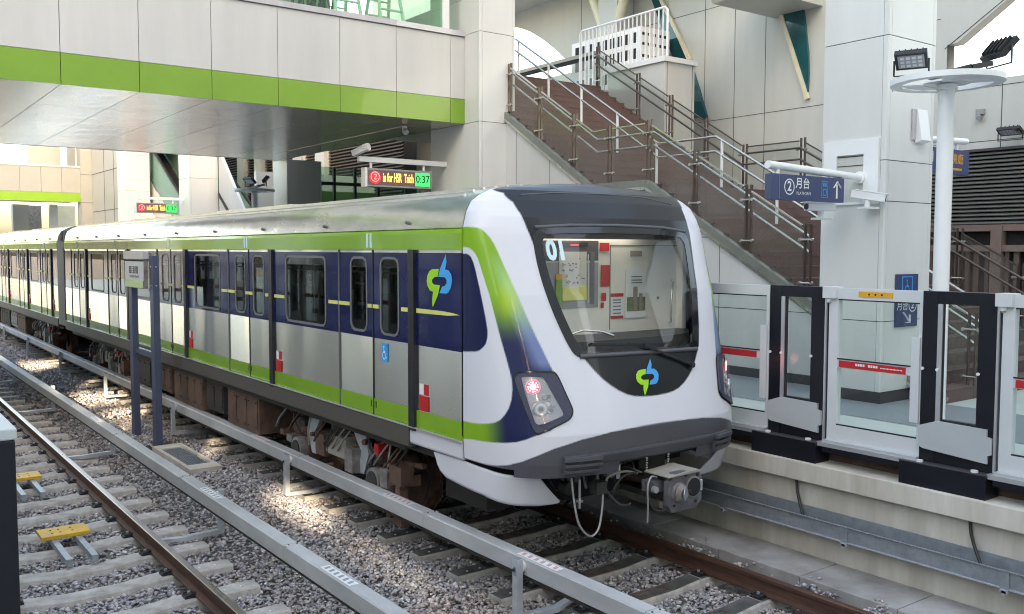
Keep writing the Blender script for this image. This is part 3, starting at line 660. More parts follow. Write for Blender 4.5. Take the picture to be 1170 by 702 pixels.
es.mesh([(XC-HW-.003, 7.77, 2.385), (XC-HW-.003, 7.2, 2.39), (XC-HW-.003, 7.0, 2.405), (XC-HW-.003, 7.1, 2.418), (XC-HW-.003, 7.3, 2.428), (XC-HW-.003, 7.77, 2.43)], [(0,1,2,3,4,5)], 'yellow')
es.build('side_emblem', lead)
dl = MB(); dl.box(XC-HW+.004, XC-HW+.012, 8.37, 8.50, 1.84, 2.03, 'skyblue')        # wheelchair sticker on the first door
wheelchair(dl, lambda a, b, d: (XC-HW+.002-d, 8.435-a*.8, 1.935+b), .15, 'white'); dl.build('wheelchair_sticker', lead)
wp = MB()
wp.bar(cab_pt(.36, 1.90, .03), cab_pt(-.03, 2.125, .045), .022, .016, 'dark'); wp.bar(cab_pt(-.42, 2.165, .028), cab_pt(.06, 2.12, .028), .018, .02, 'dark'); wp.bar(cab_pt(-.15, 2.15, .035), cab_pt(.20, 2.12, .03), .014, .012, 'dark')
wp.cyl(cab_pt(.36, 1.90, -.01), cab_pt(.36, 1.90, .05), .028, 'dark', 12); wp.build('wiper', lead)
hd = MB(); ph = [cab_pt(a, z, .02) for a, z in ((.62, 3.33), (.66, 3.345), (.70, 3.33))]
HLP = [(-.943,1.896),(-.926,1.931),(-.899,1.948),(-.872,1.954),(-.765,1.953),(-.675,1.950),(-.656,1.93),(-.641,1.873),(-.615,1.738),(-.595,1.641),(-.594,1.604),(-.601,1.568),(-.623,1.533),(-.682,1.494),(-.762,1.447),(-.817,1.414),(-.832,1.418),(-.85,1.468),(-.894,1.672)]
LEN = [(-.885,1.894),(-.865,1.908),(-.754,1.905),(-.735,1.893),(-.696,1.751),(-.655,1.612),(-.653,1.58),(-.674,1.563),(-.793,1.502),(-.816,1.506),(-.83,1.535)]
for s in (-1, 1):
    mp_ = (lambda P: P) if s < 0 else mirror
    h = MB(); hs = resample(smooth_poly(HLP, 1), 80); ls = resample(smooth_poly(LEN, 1), 80)
    radial_patch(h, mp_(hs), 'blackgloss', .006, mp_([(-.77, 1.68)])[0])
    ring_patch(h, mp_(scale_poly(hs, (-.775, 1.69), .93)), mp_(ls), 'lampframe', .006, .022)
    ho = h.build('headlight', lead)
    ln = MB(); radial_patch(ln, mp_(ls), 'bead', .009, mp_([(-.77, 1.7)])[0])
    for _ in range(14):
        a = rng.uniform(-.83, -.70); z = rng.uniform(1.56, 1.74)
        p = cab_pt(s*abs(a), z, .012); q = cab_pt(s*abs(a), z, .012+rng.uniform(.004, .014)); ln.cyl(p, q, rng.uniform(.012, .03), ['bead', 'greypl', 'white', 'alu'][_ % 4], 10)
    ln.build('reflector', ho)
    for nm, ac, zc, rr, mo in (('tail_lamp', -.812, 1.822, .068, 'ered'), ('white_lamp', -.781, 1.638, .062, 'white')):
        lm = MB(); n_ = 28; ctr = cab_pt(s*abs(ac), zc, .018); n0 = (cab_pt(s*abs(ac), zc, .03)-ctr).normalized(); tx = Vector((0,0,1)).cross(n0).normalized(); ty = n0.cross(tx)
        def circ(r_, d): return [ctr+tx*(r_*math.cos(2*PI*k/n_))+ty*(r_*math.sin(2*PI*k/n_))+n0*d for k in range(n_)]
        if mo == 'ered':
            lm.face(circ(rr, .002), 'white'); lm.face(circ(rr*.86, .004), 'ered'); lm.face(circ(rr*.42, .006), 'ewhite')
            for k in range(12): p = circ(rr*.64, .006)[int(k*n_/12)]; lm.cyl(p, p+n0*.004, .006, 'ewhite', 6)
        else:
            lm.cyl(ctr, ctr+n0*.012, rr, 'alu', 28); lm.cyl(ctr+n0*.012, ctr+n0*.014, rr*.8, 'white', 28); lm.cyl(ctr+n0*.014, ctr+n0*.02, rr*.48, 'alu', 24); lm.cyl(ctr+n0*.02, ctr+n0*.024, rr*.28, 'greypl', 20)
        lm.build(nm, ho)
    gl_ = MB(); radial_patch(gl_, mp_(ls), 'glens', .045, mp_([(-.77, 1.7)])[0]); gl_.build('lens', ho)
    # lower apron
    SK = [(-2.134,1.055),(-1.633,1.065),(-1.183,1.052),(-.949,1.03),(-.735,1.01),(-.70,.98),(-.654,.90),(-.553,.742),(-.56,.727),(-.60,.722),(-.683,.722),(-.833,.740),(-.949,.763),(-1.183,.810),(-1.59,.826),(-1.867,.85),(-1.98,.895),(-2.05,.945)]
    sk = MB(); strip_patch(sk, mp_(SK), 'frontw', -.01, 60, 10, fn=apron_pt); sk.build('front_apron', lead, solid=.025)
# bumper lip, anti-climbers
vb = MB()
lipz = lambda a: 1.235-.01*abs(a)
Ls = np.linspace(-.68, .63, 50)
for a, b in zip(Ls[:-1], Ls[1:]):
    q = []
    for t in (a, b):
        o_ = .04
        q.append([cab_pt(t, lipz(t), -.02), cab_pt(t, lipz(t), o_), cab_pt(t, lipz(t)-.018, o_), cab_pt(t, 1.15, .012), cab_pt(t, 1.13, -.03)])
    for k in range(4): vb.face([q[0][k], q[1][k], q[1][k+1], q[0][k+1]], 'valance', k > 2)
for s in (-1, 1):
    T = np.linspace(.47, .68 if s < 0 else .63, 10)
    for zr, hh, oo in ((1.205, .022, .075), (1.15, .016, .065), (1.095, .016, .06), (1.14, .085, .035)):
        for a, b in zip(T[:-1], T[1:]):
            q = [[cab_pt(s*t, zr-hh, -.05), cab_pt(s*t, zr-hh*.7, oo), cab_pt(s*t, zr+hh*.7, oo), cab_pt(s*t, zr+hh, -.02)] for t in (a, b)]
            for k in range(3): vb.face([q[0][k], q[1][k], q[1][k+1], q[0][k+1]], 'valance')
        for t in (T[0], T[-1]): vb.face([cab_pt(s*t, zr-hh, -.05), cab_pt(s*t, zr-hh*.7, oo), cab_pt(s*t, zr+hh*.7, oo), cab_pt(s*t, zr+hh, -.02)], 'valance')
    vb.box(XC+s*.78-.16, XC+s*.78+.16, 6.02, 6.5, 1.05, 1.19, 'valance')
vb.build('bumper', lead, recalc=True)
un = MB(); un.box(XC-1.38, XC+1.38, 6.9, 24.5, .97, 1.10, 'equipd'); un.box(XC-1.2, XC+1.2, 6.15, 7.0, 1.04, 1.16, 'equipd'); un.box(XC-.5, XC+.5, 6.7, 7.6, .6, 1.05, 'shade'); un.box(XC-.95, XC+.95, 7.35, 8.1, .42, 1.05, 'equipd'); un.box(XC-1.3, XC-.5, 6.95, 7.5, .80, 1.05, 'shade'); un.box(XC+.5, XC+1.3, 6.9, 7.6, .75, 1.05, 'shade')  # near-black blocks added behind the coupler to paint in the shade there
un.box(XC+.15, XC+.5, 6.35, 6.40, .86, 1.08, 'equipd')
un.box(XC-1.38, XC+1.38, 8.2, 24.5, .94, .97, 'equipd'); un.build('underframe', lead)
u2 = MB(); u2.box(XC-1.38, XC+1.38, 25.6, 43.2, .97, 1.10, 'equipd'); u2.build('underframe', car2)
# coupler
XC0 = XC; XC = XC+.09; cp = MB()
cp.cyl((XC, 6.0, .84), (XC, 7.0, .86), .075, 'equipb', 16); cp.cyl((XC-.02, 6.45, .85), (XC-.02, 6.62, .85), .12, 'equipd', 18)
cp.box(XC-.15, XC+.15, 5.76, 6.08, .72, .96, 'equipd')
fp = [(XC+a*1.15, .83+b*1.15) for a, b in ((-.15,-.16),(.12,-.16),(.185,-.10),(.185,.09),(.13,.15),(-.12,.15),(-.185,.08),(-.185,-.10))]
cp.prism(fp, 'y', 5.69, 5.76, 'coupler')
cp.cyl((XC+.10, 5.70, .845), (XC+.10, 5.683, .845), .10, 'equip', 28); cp.cyl((XC+.10, 5.684, .845), (XC+.10, 5.678, .845), .084, 'shade', 28)
cp.cyl((XC-.09, 5.70, .82), (XC-.09, 5.66, .82), .095, 'equip', 28, .088); cp.cyl((XC-.09, 5.66, .82), (XC-.085, 5.62, .82), .088, 'equip', 24, .055); cp.cyl((XC-.085, 5.62, .82), (XC-.08, 5.612, .82), .06, 'galv', 24)
cp.box(XC-.01, XC+.03, 5.64, 5.70, .81, .84, 'dark'); cp.box(XC+.185, XC+.215, 5.68, 5.80, .80, .90, 'alu')
cp.prism([(XC-.24, .985), (XC+.13, 1.01), (XC+.19, .99), (XC+.19, .98), (XC-.24, .972)], 'y', 5.67, 5.98, 'tan')
for a, b in ((-.15,-.13),(.15,.11),(0,.125),(.13,-.13)): cp.cyl((XC+a, 5.69, .84+b), (XC+a, 5.682, .84+b), .014, 'dark', 10)
cp.box(XC-.30, XC-.16, 5.80, 5.95, .82, .92, 'coupler'); cp.cyl((XC-.3, 5.76, .86), (XC-.3, 5.80, .86), .03, 'alu', 12)
for k in range(5):
    cp.tube([(XC-.2+.05*k, 6.1, .93), (XC-.26+.04*k, 6.2, 1.0-.03*k), (XC-.2+.06*k, 6.35, .95), (XC-.1+.05*k, 6.5, 1.04)], .011, ['hose', 'tan', 'hose', 'hosel', 'hose'][k], 6)
cp.box(XC-.11, XC+.11, 5.95, 6.5, .70, .76, 'equipd'); cp.cyl((XC-.2, 5.8, .70), (XC+.2, 5.8, .70), .03, 'equip', 12)
cp.build('coupler', lead, bevel=.004); XC = XC0
hz = MB()
def hang(pts, r, m, mb=None):   # smooth hose through control points
    P = [Vector(p) for p in pts]; out = []
    for i in range(len(P)-1):
        p0, p1, p2, p3 = P[max(i-1, 0)], P[i], P[i+1], P[min(i+2, len(P)-1)]
        for k in range(6):
            t = k/6; out.append(.5*((2*p1)+(p2-p0)*t+(2*p0-5*p1+4*p2-p3)*t*t+(3*p1-p0-3*p2+p3)*t**3))
    (mb or hz).tube(out+[P[-1]], r, m, 8)
hang([(XC-.90, 6.12, 1.0), (XC-.90, 6.08, .80), (XC-.87, 6.05, .60), (XC-.77, 6.02, .48), (XC-.66, 6.03, .52), (XC-.60, 6.05, .68), (XC-.57, 6.07, .84)], .0105, 'hosel')
hang([(XC-.55, 6.08, .87), (XC-.50, 6.06, .80), (XC-.44, 6.02, .72), (XC-.36, 6.0, .69), (XC-.30, 6.0, .70)], .016, 'hose')
for k in range(14):
    x = XC+rng.uniform(-.75, .75); y = rng.uniform(6.2, 6.6); w_ = rng.uniform(-.25, .25); d_ = rng.uniform(.12, .30)
    hang([(x, y, 1.06), (x+w_*.2, y-.02, 1.02-d_*.6), (x+w_*.5, y-.03, 1.02-d_), (x+w_*.8, y, 1.02-d_*.6), (x+w_, y+.05, 1.05)], rng.uniform(.008, .015), ['hose', 'hose', 'equipd', 'hosel'][k % 4])
XK = XC+.09
hang([(XK-.26, 5.80, .96), (XK-.36, 5.77, .985), (XK-.41, 5.76, .90), (XK-.405, 5.76, .72), (XK-.40, 5.77, .58)], .009, 'hosel')
hang([(XK-.20, 5.78, .95), (XK-.13, 5.74, .90), (XK-.12, 5.73, .76), (XK-.20, 5.74, .67), (XK-.32, 5.77, .69), (XK-.37, 5.80, .82), (XK-.34, 5.84, .93)], .012, 'hose')
hang([(XK-.30, 6.02, .97), (XK-.46, 6.03, .95), (XK-.55, 6.05, .84), (XK-.52, 6.08, .73), (XK-.42, 6.1, .69)], .011, 'hose')
hang([(XK-.26, 6.05, .95), (XK-.42, 6.05, .99), (XK-.60, 6.06, .97), (XK-.62, 6.08, .90)], .012, 'tan')
hz.box(XC-.66, XC-.54, 6.05, 6.15, .82, .93, 'equipd'); hz.cyl((XC-.82, 6.1, .98), (XC-.82, 6.1, .72), .012, 'ss', 8); hz.cyl((XC-.82, 6.1, .80), (XC-.82, 6.1, .78), .035, 'ss', 12)
hz.cyl((XC-.72, 6.45, .83), (XC-.72, 6.35, .83), .06, 'equipd', 16); hz.cyl((XC-.46, 6.15, 1.0), (XC-.46, 6.08, 1.0), .055, 'equip', 16); hz.cyl((XC-.36, 6.1, 1.05), (XC-.36, 6.1, .92), .02, 'white', 8)
for k, x in enumerate((-.12, .16)):
    for j in range(7): hz.cyl((XC+x, 5.98, 1.13-j*.022), (XC+x, 5.98, 1.115-j*.022), .011+.004*(j % 2), 'ss', 6)
for k in range(16):
    x = rng.uniform(-.72, .6); y = rng.uniform(6.4, 6.8); z = rng.uniform(.82, 1.0); hz.box(XC+x-.04, XC+x+.04, y, y+.1, z-.04, z+.05, ['equipd', 'equip', 'dark', 'equipb'][k % 4])
hz.build('air_hoses', lead)
# cab interior
k9 = .9026; YB = 6.95
def bx(x, z): return x*k9, 3+(z-3)*k9
ci = MB(); ci.box(XC-1.42, XC+1.42, YB, YB+.03, 1.3, 3.22, 'offwhite'); ci.prism([(XC-1.36, 6.93), (XC-1.22, 6.72), (XC-.95, 6.48), (XC-.6, 6.36), (XC+.6, 6.36), (XC+.95, 6.48), (XC+1.22, 6.72), (XC+1.36, 6.93)], 'z', 1.2, 2.16, 'dark')
ci.prism([(XC-1.1, 6.82), (XC-.8, 6.66), (XC-.4, 6.58), (XC+.4, 6.58), (XC+.8, 6.66), (XC+1.1, 6.82)], 'z', 3.105, 3.24, 'blackpost')
for s in (-1, 1): ci.box(XC+s*1.26, XC+s*1.30, 6.86, YB, 2.1, 3.2, 'offwhite')
def onwall(x0, z0, x1, z1, m, d=.006, t=.004):
    a, b = bx(x0, z0), bx(x1, z1); ci.box(a[0], b[0], YB-d-t, YB-d+.001, a[1], b[1], m)
onwall(6.0, 2.86, 6.86, 2.36, 'greypl', .004); onwall(6.0, 3.1, 6.86, 2.88, 'valance', .004); onwall(6.74, 2.98, 6.80, 2.4, 'rubber', .008); onwall(6.70, 2.95, 6.715, 2.42, 'alu', .010)
onwall(6.29, 2.98, 6.68, 2.47, 'cream', .012); onwall(6.34, 2.60, 6.68, 2.45, 'yellow', .016); onwall(6.24, 2.74, 6.33, 2.68, 'orange', .02); onwall(6.24, 2.68, 6.33, 2.4, 'pgreen', .02)
onwall(6.2, 3.08, 6.70, 3.03, 'black', .01); onwall(6.45, 3.063, 6.56, 3.045, 'eledred', .014)
onwall(6.88, 3.08, 7.02, 2.985, 'red', .008); onwall(6.895, 2.83, 7.025, 2.59, 'red', .012); onwall(6.90, 2.52, 6.965, 2.43, 'red', .02); onwall(6.90, 2.41, 6.94, 2.35, 'red', .01)
onwall(7.05, 2.51, 7.24, 2.225, 'white', .006); onwall(7.05, 2.51, 7.24, 2.47, 'red', .010); onwall(7.05, 2.255, 7.24, 2.225, 'red', .010)
onwall(7.27, 2.77, 7.60, 2.22, 'white', .012); onwall(7.29, 2.46, 7.58, 2.30, 'poster', .016); onwall(7.39, 2.58, 7.45, 2.31, 'towerg', .02); onwall(7.48, 2.50, 7.53, 2.31, 'towerg', .02)
onwall(7.35, 2.99, 7.53, 2.925, 'tan', .006)
for z in (2.44, 2.41, 2.37, 2.33, 2.29): onwall(7.08, z, 7.20, z-.012, 'rubber', .012)
for z in (2.70, 2.66, 2.63): onwall(7.36, z, 7.52, z-.012, 'rubber', .016)
for k in range(26):
    x, z = rng.uniform(6.33, 6.64), rng.uniform(2.64, 2.92); onwall(x, z, x+.02, z-.014, ['rubber', 'tan', 'greypl'][k % 3], .016)
for x0, x1, z0, z1 in ((7.04, 7.045, 3.05, 2.1), (7.04, 8.15, 3.055, 3.05)): onwall(x0, z0, x1, z1, 'joint', .003)
cl_ = MB(); cl_.box(XC-.6, XC+.6, 6.84, 6.92, 3.205, 3.215, 'ecab'); cl_.build('ceiling_lamp', lead)
a = bx(8.04, 2.64); b = bx(7.97, 2.13)
ci.tube([(a[0], YB, a[1]), (a[0]-.05, YB-.06, a[1]-.02), (b[0]-.02, YB-.07, (a[1]+b[1])/2), (b[0]-.01, YB-.06, b[1]+.02), (b[0]+.03, YB, b[1])], .012, 'ss', 10)
ci.cyl((bx(7.79, 2.44)[0], YB-.01, bx(7.79, 2.44)[1]), (bx(7.79, 2.44)[0], YB-.02, bx(7.79, 2.44)[1]), .015, 'dark', 10)
ci.tube([(5.55, 6.6, 2.21), (5.7, 6.6, 2.24), (5.9, 6.55, 2.22), (6.0, 6.5, 2.18)], .012, 'ss', 8)
ci.build('cab_interior', lead)

# ================================================================== GROUND, TRACKS
g = MB(); g.face([(-60,-60,-.27), (7.78,-60,-.27), (7.78,600,-.27), (-60,600,-.27)], 'gravel'); g.face([(7.78,-60,-.24), (120,-60,-.24), (120,600,-.24), (7.78,600,-.24)], 'gravel'); tag(g.build('ground', recalc=False), kind='structure')
TA, TB = 1.87, 6.06
ORD = ['first', 'second', 'third', 'fourth', 'fifth', 'sixth', 'seventh', 'eighth', 'ninth', 'tenth']
def make_rail(xc, side, top, label):
    m = MB(); p = [(-.065,-.16),(.065,-.16),(.065,-.148),(.012,-.13),(.010,-.045),(.034,-.035),(.034,-.006),(.026,0),(-.026,0),(-.034,-.006),(-.034,-.035),(-.010,-.045),(-.012,-.13),(-.065,-.148)]
    n = len(p); v = [(xc+a, y, b) for y in (-3, 80) for a, b in p]
    f = [(i, (i+1) % n, n+(i+1) % n, n+i) for i in range(n)]
    m.mesh(v, [q for i, q in enumerate(f) if i not in (6, 7, 8)], 'rail'); m.mesh(v, [f[i] for i in (6, 7, 8)], top); m.face(v[:n], 'rail')
    return tag(m.build('rail'), label, 'rail', 'running rails of the two tracks')
make_rail(TA-.7525, -1, 'railtop2', 'rusty rail at the far left edge beside the black platform post')
make_rail(TA+.7525, 1, 'railtop', 'rusty rail with shiny worn head on the empty left track, nearer the train')
make_rail(TB-.7525, -1, 'railtop2', 'rusty rail under the train beside the grey cover')
make_rail(TB+.7525, 1, 'railtop2', 'brown rail in front of the train on the platform side')
def sleeper_mesh(name, ma, mimp=None):
    m = MB(); st = [(-1.28,-.172),(-.55,-.172),(-.25,-.20),(.25,-.20),(.55,-.172),(1.28,-.172)]
    V = []
    for x, z in st: V += [(x,-.145,-.32),(x,-.108,z-.014),(x,-.094,z),(x,.094,z),(x,.108,z-.014),(x,.145,-.32)]
    m.mesh(V, [(i*6+k, i*6+k+1, (i+1)*6+k+1, (i+1)*6+k) for i in range(5) for k in range(5)], ma); m.face(V[:6], ma); m.face(V[-6:], ma)
    if mimp:
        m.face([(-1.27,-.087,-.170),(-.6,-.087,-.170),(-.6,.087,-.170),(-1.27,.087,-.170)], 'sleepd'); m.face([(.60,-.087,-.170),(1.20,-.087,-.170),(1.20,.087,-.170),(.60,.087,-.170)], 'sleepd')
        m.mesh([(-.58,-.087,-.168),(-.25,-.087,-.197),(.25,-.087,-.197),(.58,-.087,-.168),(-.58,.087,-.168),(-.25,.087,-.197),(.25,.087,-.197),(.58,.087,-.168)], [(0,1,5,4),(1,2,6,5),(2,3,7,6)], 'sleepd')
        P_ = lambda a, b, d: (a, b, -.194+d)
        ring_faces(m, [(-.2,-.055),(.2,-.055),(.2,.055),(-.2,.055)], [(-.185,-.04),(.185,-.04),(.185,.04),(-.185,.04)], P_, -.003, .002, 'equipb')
    for s in (-1, 1):
        for a in (.97, 1.12): m.cyl((s*a, -.02, -.172), (s*a, -.02, -.166), .012, 'white', 8)
    return m
def make_sleeper(kind, ma, imp, label, group):
    t = thing('sleeper', label, 'sleeper', (0,0,0), group)
    sleeper_mesh(kind, ma, imp).build('concrete_beam', t)
    for s in (-1, 1):
        for d in (-1, 1):
            c = MB(); x = s*.7525+d*.105
            c.box(x-.05, x+.05, -.055, .055, -.168, -.150, 'dark'); c.cyl((x, 0, -.15), (x, 0, -.118), .016, 'galv', 6); c.cyl((x, 0, -.15), (x, 0, -.135), .028, 'equipd', 10)
            c.tube([(x+d*.04, -.05, -.14), (x-d*.03, -.05, -.132), (x-d*.055, 0, -.142), (x-d*.03, .05, -.132), (x+d*.04, .05, -.14)], .009, 'equipd', 6)
            c.build('rail_clip', t)
    return t
GA, GB = 'sleepers of the empty left track', 'sleepers of the train\'s track'
sa = make_sleeper('a', 'sleeper', None, 'pale concrete sleeper of the empty left track, farther back', GA)
ys_a = [9.12-.732*11+.732*k for k in range(52)]; ys_b = [5.30-.722*6+.722*k for k in range(50)]
vis = 0
for k, y in enumerate(ys_a):
    lab = None
    if 4 <= k < 12: lab = f'pale concrete sleeper of the empty left track, {ORD[k-4]} from the bottom of the photo'
    if abs(y-10.8) < .37: lab = 'pale concrete sleeper right under the nearer yellow plate'
    if abs(y-13.8) < .37: lab = 'pale concrete sleeper right under the farther yellow plate'
    o = sa if k == 0 else dup(sa, (0,0,0))
    o.location = (TA, y, 0)
    o['label'] = lab or 'pale concrete sleeper of the empty left track, farther back'
sb_ = make_sleeper('b', 'sleeper', True, 'dark topped concrete sleeper under the train', GB)
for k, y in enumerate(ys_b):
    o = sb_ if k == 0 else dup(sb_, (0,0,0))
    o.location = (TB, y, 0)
    o['label'] = f'dark topped concrete sleeper ahead of the train, {ORD[k-4]} one counted from the frame edge' if 4 <= k < 9 else 'dark topped concrete sleeper under the train'

# ballast: every stone a small irregular body, one mass
def ballast():
    t = (1+5**.5)/2
    ico = np.array([(-1,t,0),(1,t,0),(-1,-t,0),(1,-t,0),(0,-1,t),(0,1,t),(0,-1,-t),(0,1,-t),(t,0,-1),(t,0,1),(-t,0,-1),(-t,0,1)], float); ico /= np.linalg.norm(ico[0])
    fc = np.array([(0,11,5),(0,5,1),(0,1,7),(0,7,10),(0,10,11),(1,5,9),(5,11,4),(11,10,2),(10,7,6),(7,1,8),(3,9,4),(3,4,2),(3,2,6),(3,6,8),(3,8,9),(4,9,5),(2,4,11),(6,2,10),(8,6,7),(9,8,1)])
    P = []
    for (xa, xb, ya, yb_, n, r0, r1) in ((.25,7.35,.3,9,74000,.015,.034),(.25,7.35,9,18,46000,.017,.036),(.25,7.2,18,34,26000,.028,.052),(.25,7.0,34,60,9000,.04,.07)):
        x = rng.uniform(xa, xb, n); y = rng.uniform(ya, yb_, n); r = r0+(r1-r0)*rng.random(n)**1.7
        P.append(np.stack([x, y, r], 1))
    P = np.concatenate(P); x, y, r = P.T
    def near(ys, xc, half):
        ys = np.array(ys); i = np.clip(np.searchsorted(ys, y), 1, len(ys)-1); d = np.minimum(abs(y-ys[i-1]), abs(y-ys[i])); return (d < .13) & (abs(x-xc) < half)
    bad = near(ys_a, TA, 1.30) | near(ys_b, TB, 1.30)
    edge = 7.09+.05*np.sin(y*3.1)+.03*np.sin(y*7.7)+.16*(rng.random(len(x))**6)
    bad |= x > edge
    for xr in (TA-.7525, TA+.7525, TB-.7525, TB+.7525): bad |= abs(x-xr) < .085
    bad |= (abs(x-4.24) < .30) & (abs(y-14.2) < 1.15)
    P = P[~bad]; x, y, r = P.T; n = len(x)
    dm = np.minimum(abs(x-TA), abs(x-TB))
    h = -.236+np.clip((dm-1.2)/.5, 0, 1)*.06-np.clip((.6-dm)/.4, 0, 1)*.015
    h = np.where(x > 6.9, -.20+(x-6.9)*.55, h)
    z = h+rng.uniform(-.012, .018, n)
    for _ in range(5):      # chop flat facets
        dv = rng.normal(size=(n, 1, 3)); dv /= np.linalg.norm(dv, axis=2, keepdims=True)
        off_ = np.maximum(0, (ico[None]*dv).sum(2, keepdims=True)-.45); ic = off_*dv if _ == 0 else ic+off_*dv
    sc = r[:, None]*np.stack([rng.uniform(.75, 1.35, n), rng.uniform(.7, 1.15, n), rng.uniform(.5, .9, n)], 1)
    V = (ico[None]-.75*ic)*(1+rng.uniform(-.22, .34, (n, 12, 1)))*sc[:, None, :]
    a = rng.uniform(0, 2*PI, n); b = rng.uniform(-.6, .6, n)
    ca_, sa_, cb, sb2 = np.cos(a), np.sin(a), np.cos(b), np.sin(b)
    X, Y, Z = V[..., 0], V[..., 1], V[..., 2]
    Y, Z = Y*cb[:, None]-Z*sb2[:, None], Y*sb2[:, None]+Z*cb[:, None]
    X, Y = X*ca_[:, None]-Y*sa_[:, None], X*sa_[:, None]+Y*ca_[:, None]
    V = np.stack([X+x[:, None], Y+y[:, None], Z+z[:, None]], -1).reshape(-1, 3).astype(np.float32)
    F_ = (fc[None]+12*np.arange(n)[:, None, None]).reshape(-1).astype(np.int32)
    me = bpy.data.meshes.new('ballast'); me.vertices.add(len(V)); me.vertices.foreach_set('co', V.ravel()); nf = n*20
    me.loops.add(nf*3); me.loops.foreach_set('vertex_index', F_); me.polygons.add(nf); me.polygons.foreach_set('loop_start', np.arange(0, nf*3, 3, dtype=np.int32)); me.polygons.foreach_set('loop_total', np.full(nf, 3, np.int32))
    me.materials.append(M['stone']); me.update(calc_edges=True); me.validate()
    o = bpy.data.objects.new('ballast', me); COL.objects.link(o); tag(o, 'grey and brown crushed stone ballast around the tracks', 'ballast', kind='stuff')
ballast()

# conductor-rail covers
def cover(xl, label, ysb, side):
    t = thing('conductor_rail_cover', label, 'rail cover', (xl+.07, 6, 0), 'grey conductor rail covers')
    m = MB(); zt, zb = (.40, .255) if side > 0 else (.355, .21)
    p = [(xl, zb), (xl, zt-.012), (xl+.012, zt), (xl+.128, zt), (xl+.14, zt-.012), (xl+.14, zb), (xl+.125, zb), (xl+.125, zt-.02), (xl+.015, zt-.02), (xl+.015, zb)]
    yj = [.4]+[1.55+3.1*k for k in range(16)]
    for a, b in zip(yj[:-1], yj[1:]): m.prism(p, 'y', a+.004, b-.004, 'cover'); m.box(xl-.003, xl+.143, b-.06, b-.025, zt-.05, zt+.003, 'cover'); m.cyl((xl+.03, b-.042, zt+.003), (xl+.03, b-.042, zt+.009), .008, 'equipd', 6); m.cyl((xl+.11, b-.042, zt+.003), (xl+.11, b-.042, zt+.009), .008, 'equipd', 6)
    m.prism([(xl+.03, zb-.05), (xl+.11, zb-.05), (xl+.11, zt-.03), (xl+.03, zt-.03)], 'y', .4, 48, 'equipd')
    m.build('cover_section', t)
    for y in ([8.35, 5.95, 12.2] if side > 0 else [6.75, 9.9, 15.3]):
        s = MB(); s.face([(xl+.016, y-.27, zt+.0015), (xl+.10, y-.27, zt+.0015), (xl+.10, y+.27, zt+.0015), (xl+.016, y+.27, zt+.0015)], 'white')
        for k in range(6): s.face([(xl+.03, y-.24+k*.085, zt+.003), (xl+.088, y-.22+k*.085, zt+.003), (xl+.088, y-.18+k*.085, zt+.003), (xl+.03, y-.20+k*.085, zt+.003)], 'pink' if side > 0 else 'greypl')
        s.build('warning_label', t)
    for y in ysb:
        b = MB(); sgn = -1 if side > 0 else 1; xp = xl-.055 if side > 0 else xl+.195
        b.box(xp-.03, xp+.03, y-.035, y+.035, -.12, zt+.0, 'galvl')
        b.box(xp-.028, xp+.028, y-.028, y+.028, zt, zt+.004, 'galv')
        d = 1 if side > 0 else -1
        b.bar((xp-d*.02, y, -.11), (xp+d*.42, y-.02, -.12), .07, .05, 'galvl'); b.bar((xp+d*.40, y-.02, -.12), (xp+d*.70, y+.12, -.135), .07, .04, 'galvl')
        b.box(xp-.034, xp+.034, y-.02, y+.02, zt-.14, zt-.06, 'galv'); b.cyl((xp-d*.03, y, zt-.09), (xp-d*.05, y, zt-.09), .014, 'dark', 8)
        bo = b.build('bracket', t, bevel=.004)
        i = MB()
        for k in range(3): i.cyl((xp+d*(.03+k*.012), y, zt-.07), (xp+d*(.038+k*.012), y, zt-.07), .052, 'white', 20)
        i.build('insulator', bo)
cover(4.62, 'grey conductor rail cover running along the train, with warning stickers on its top', [6.11, 11.03, 15.9, 20.7, 25.5, 30.3, 35.], 1)
cover(3.17, 'grey conductor rail cover in the ballast between the sign posts and the empty track', [5.3, 10.0, 14.9, 19.6, 24.4, 29.2], -1)
# yellow balise plates on their bars
def balise(y, x0, x1, label):
    t = thing('transponder_plate', label, 'transponder', ((x0+x1)/2, y, -.1), 'yellow track plates')
    p = MB(); p.box(x0, x1, y-.17, y+.17, -.09, -.05, 'balise')
    for a in (.12, .2, .32): 
        for b in (-.06, .06): p.cyl((x0+a, y+b, -.05), (x0+a, y+b, -.047), .012, 'equipd', 8)
    p.build('plate', t, bevel=.006)
    for a in (.12, x1-x0-.12):
        b = MB(); x = x0+a; b.box(x-.03, x+.03, y-.95, y+.25, -.105, -.092, 'galv'); b.box(x-.03, x-.022, y-.95, y+.25, -.15, -.105, 'galv'); b.box(x-.02, x+.03, y-.95, y-.93, -.17, -.105, 'galv'); b.build('mounting_bar', t)
balise(10.83, 1.68, 2.16, 'yellow rectangular plate on two steel bars between the rails, the nearer one')
balise(13.82, 1.72, 2.18, 'yellow rectangular plate between the rails, the farther one cut by the black post')
# drain
t = thing('drain_cover', 'square concrete frame with dark grating beside the sign posts', 'drain', (4.24, 14.2, -.15))
d = MB(); 
ring_faces(d, [(4.0, 13.15), (4.46, 13.15), (4.46, 15.1), (4.0, 15.1)], [(4.06, 13.45), (4.40, 13.45), (4.40, 14.8), (4.06, 14.8)], lambda a, b, z: (a, b, z), -.3, -.135, 'conc'); d.build('frame', t)
d = MB(); d.box(4.06, 4.40, 13.45, 14.8, -.19, -.175, 'shade')
for k in range(9): d.box(4.06+.034*k, 4.075+.034*k, 13.45, 14.8, -.175, -.145, 'galv')
d.box(4.06, 4.4, 14.1, 14.14, -.172, -.143, 'galv'); d.build('grating', t)
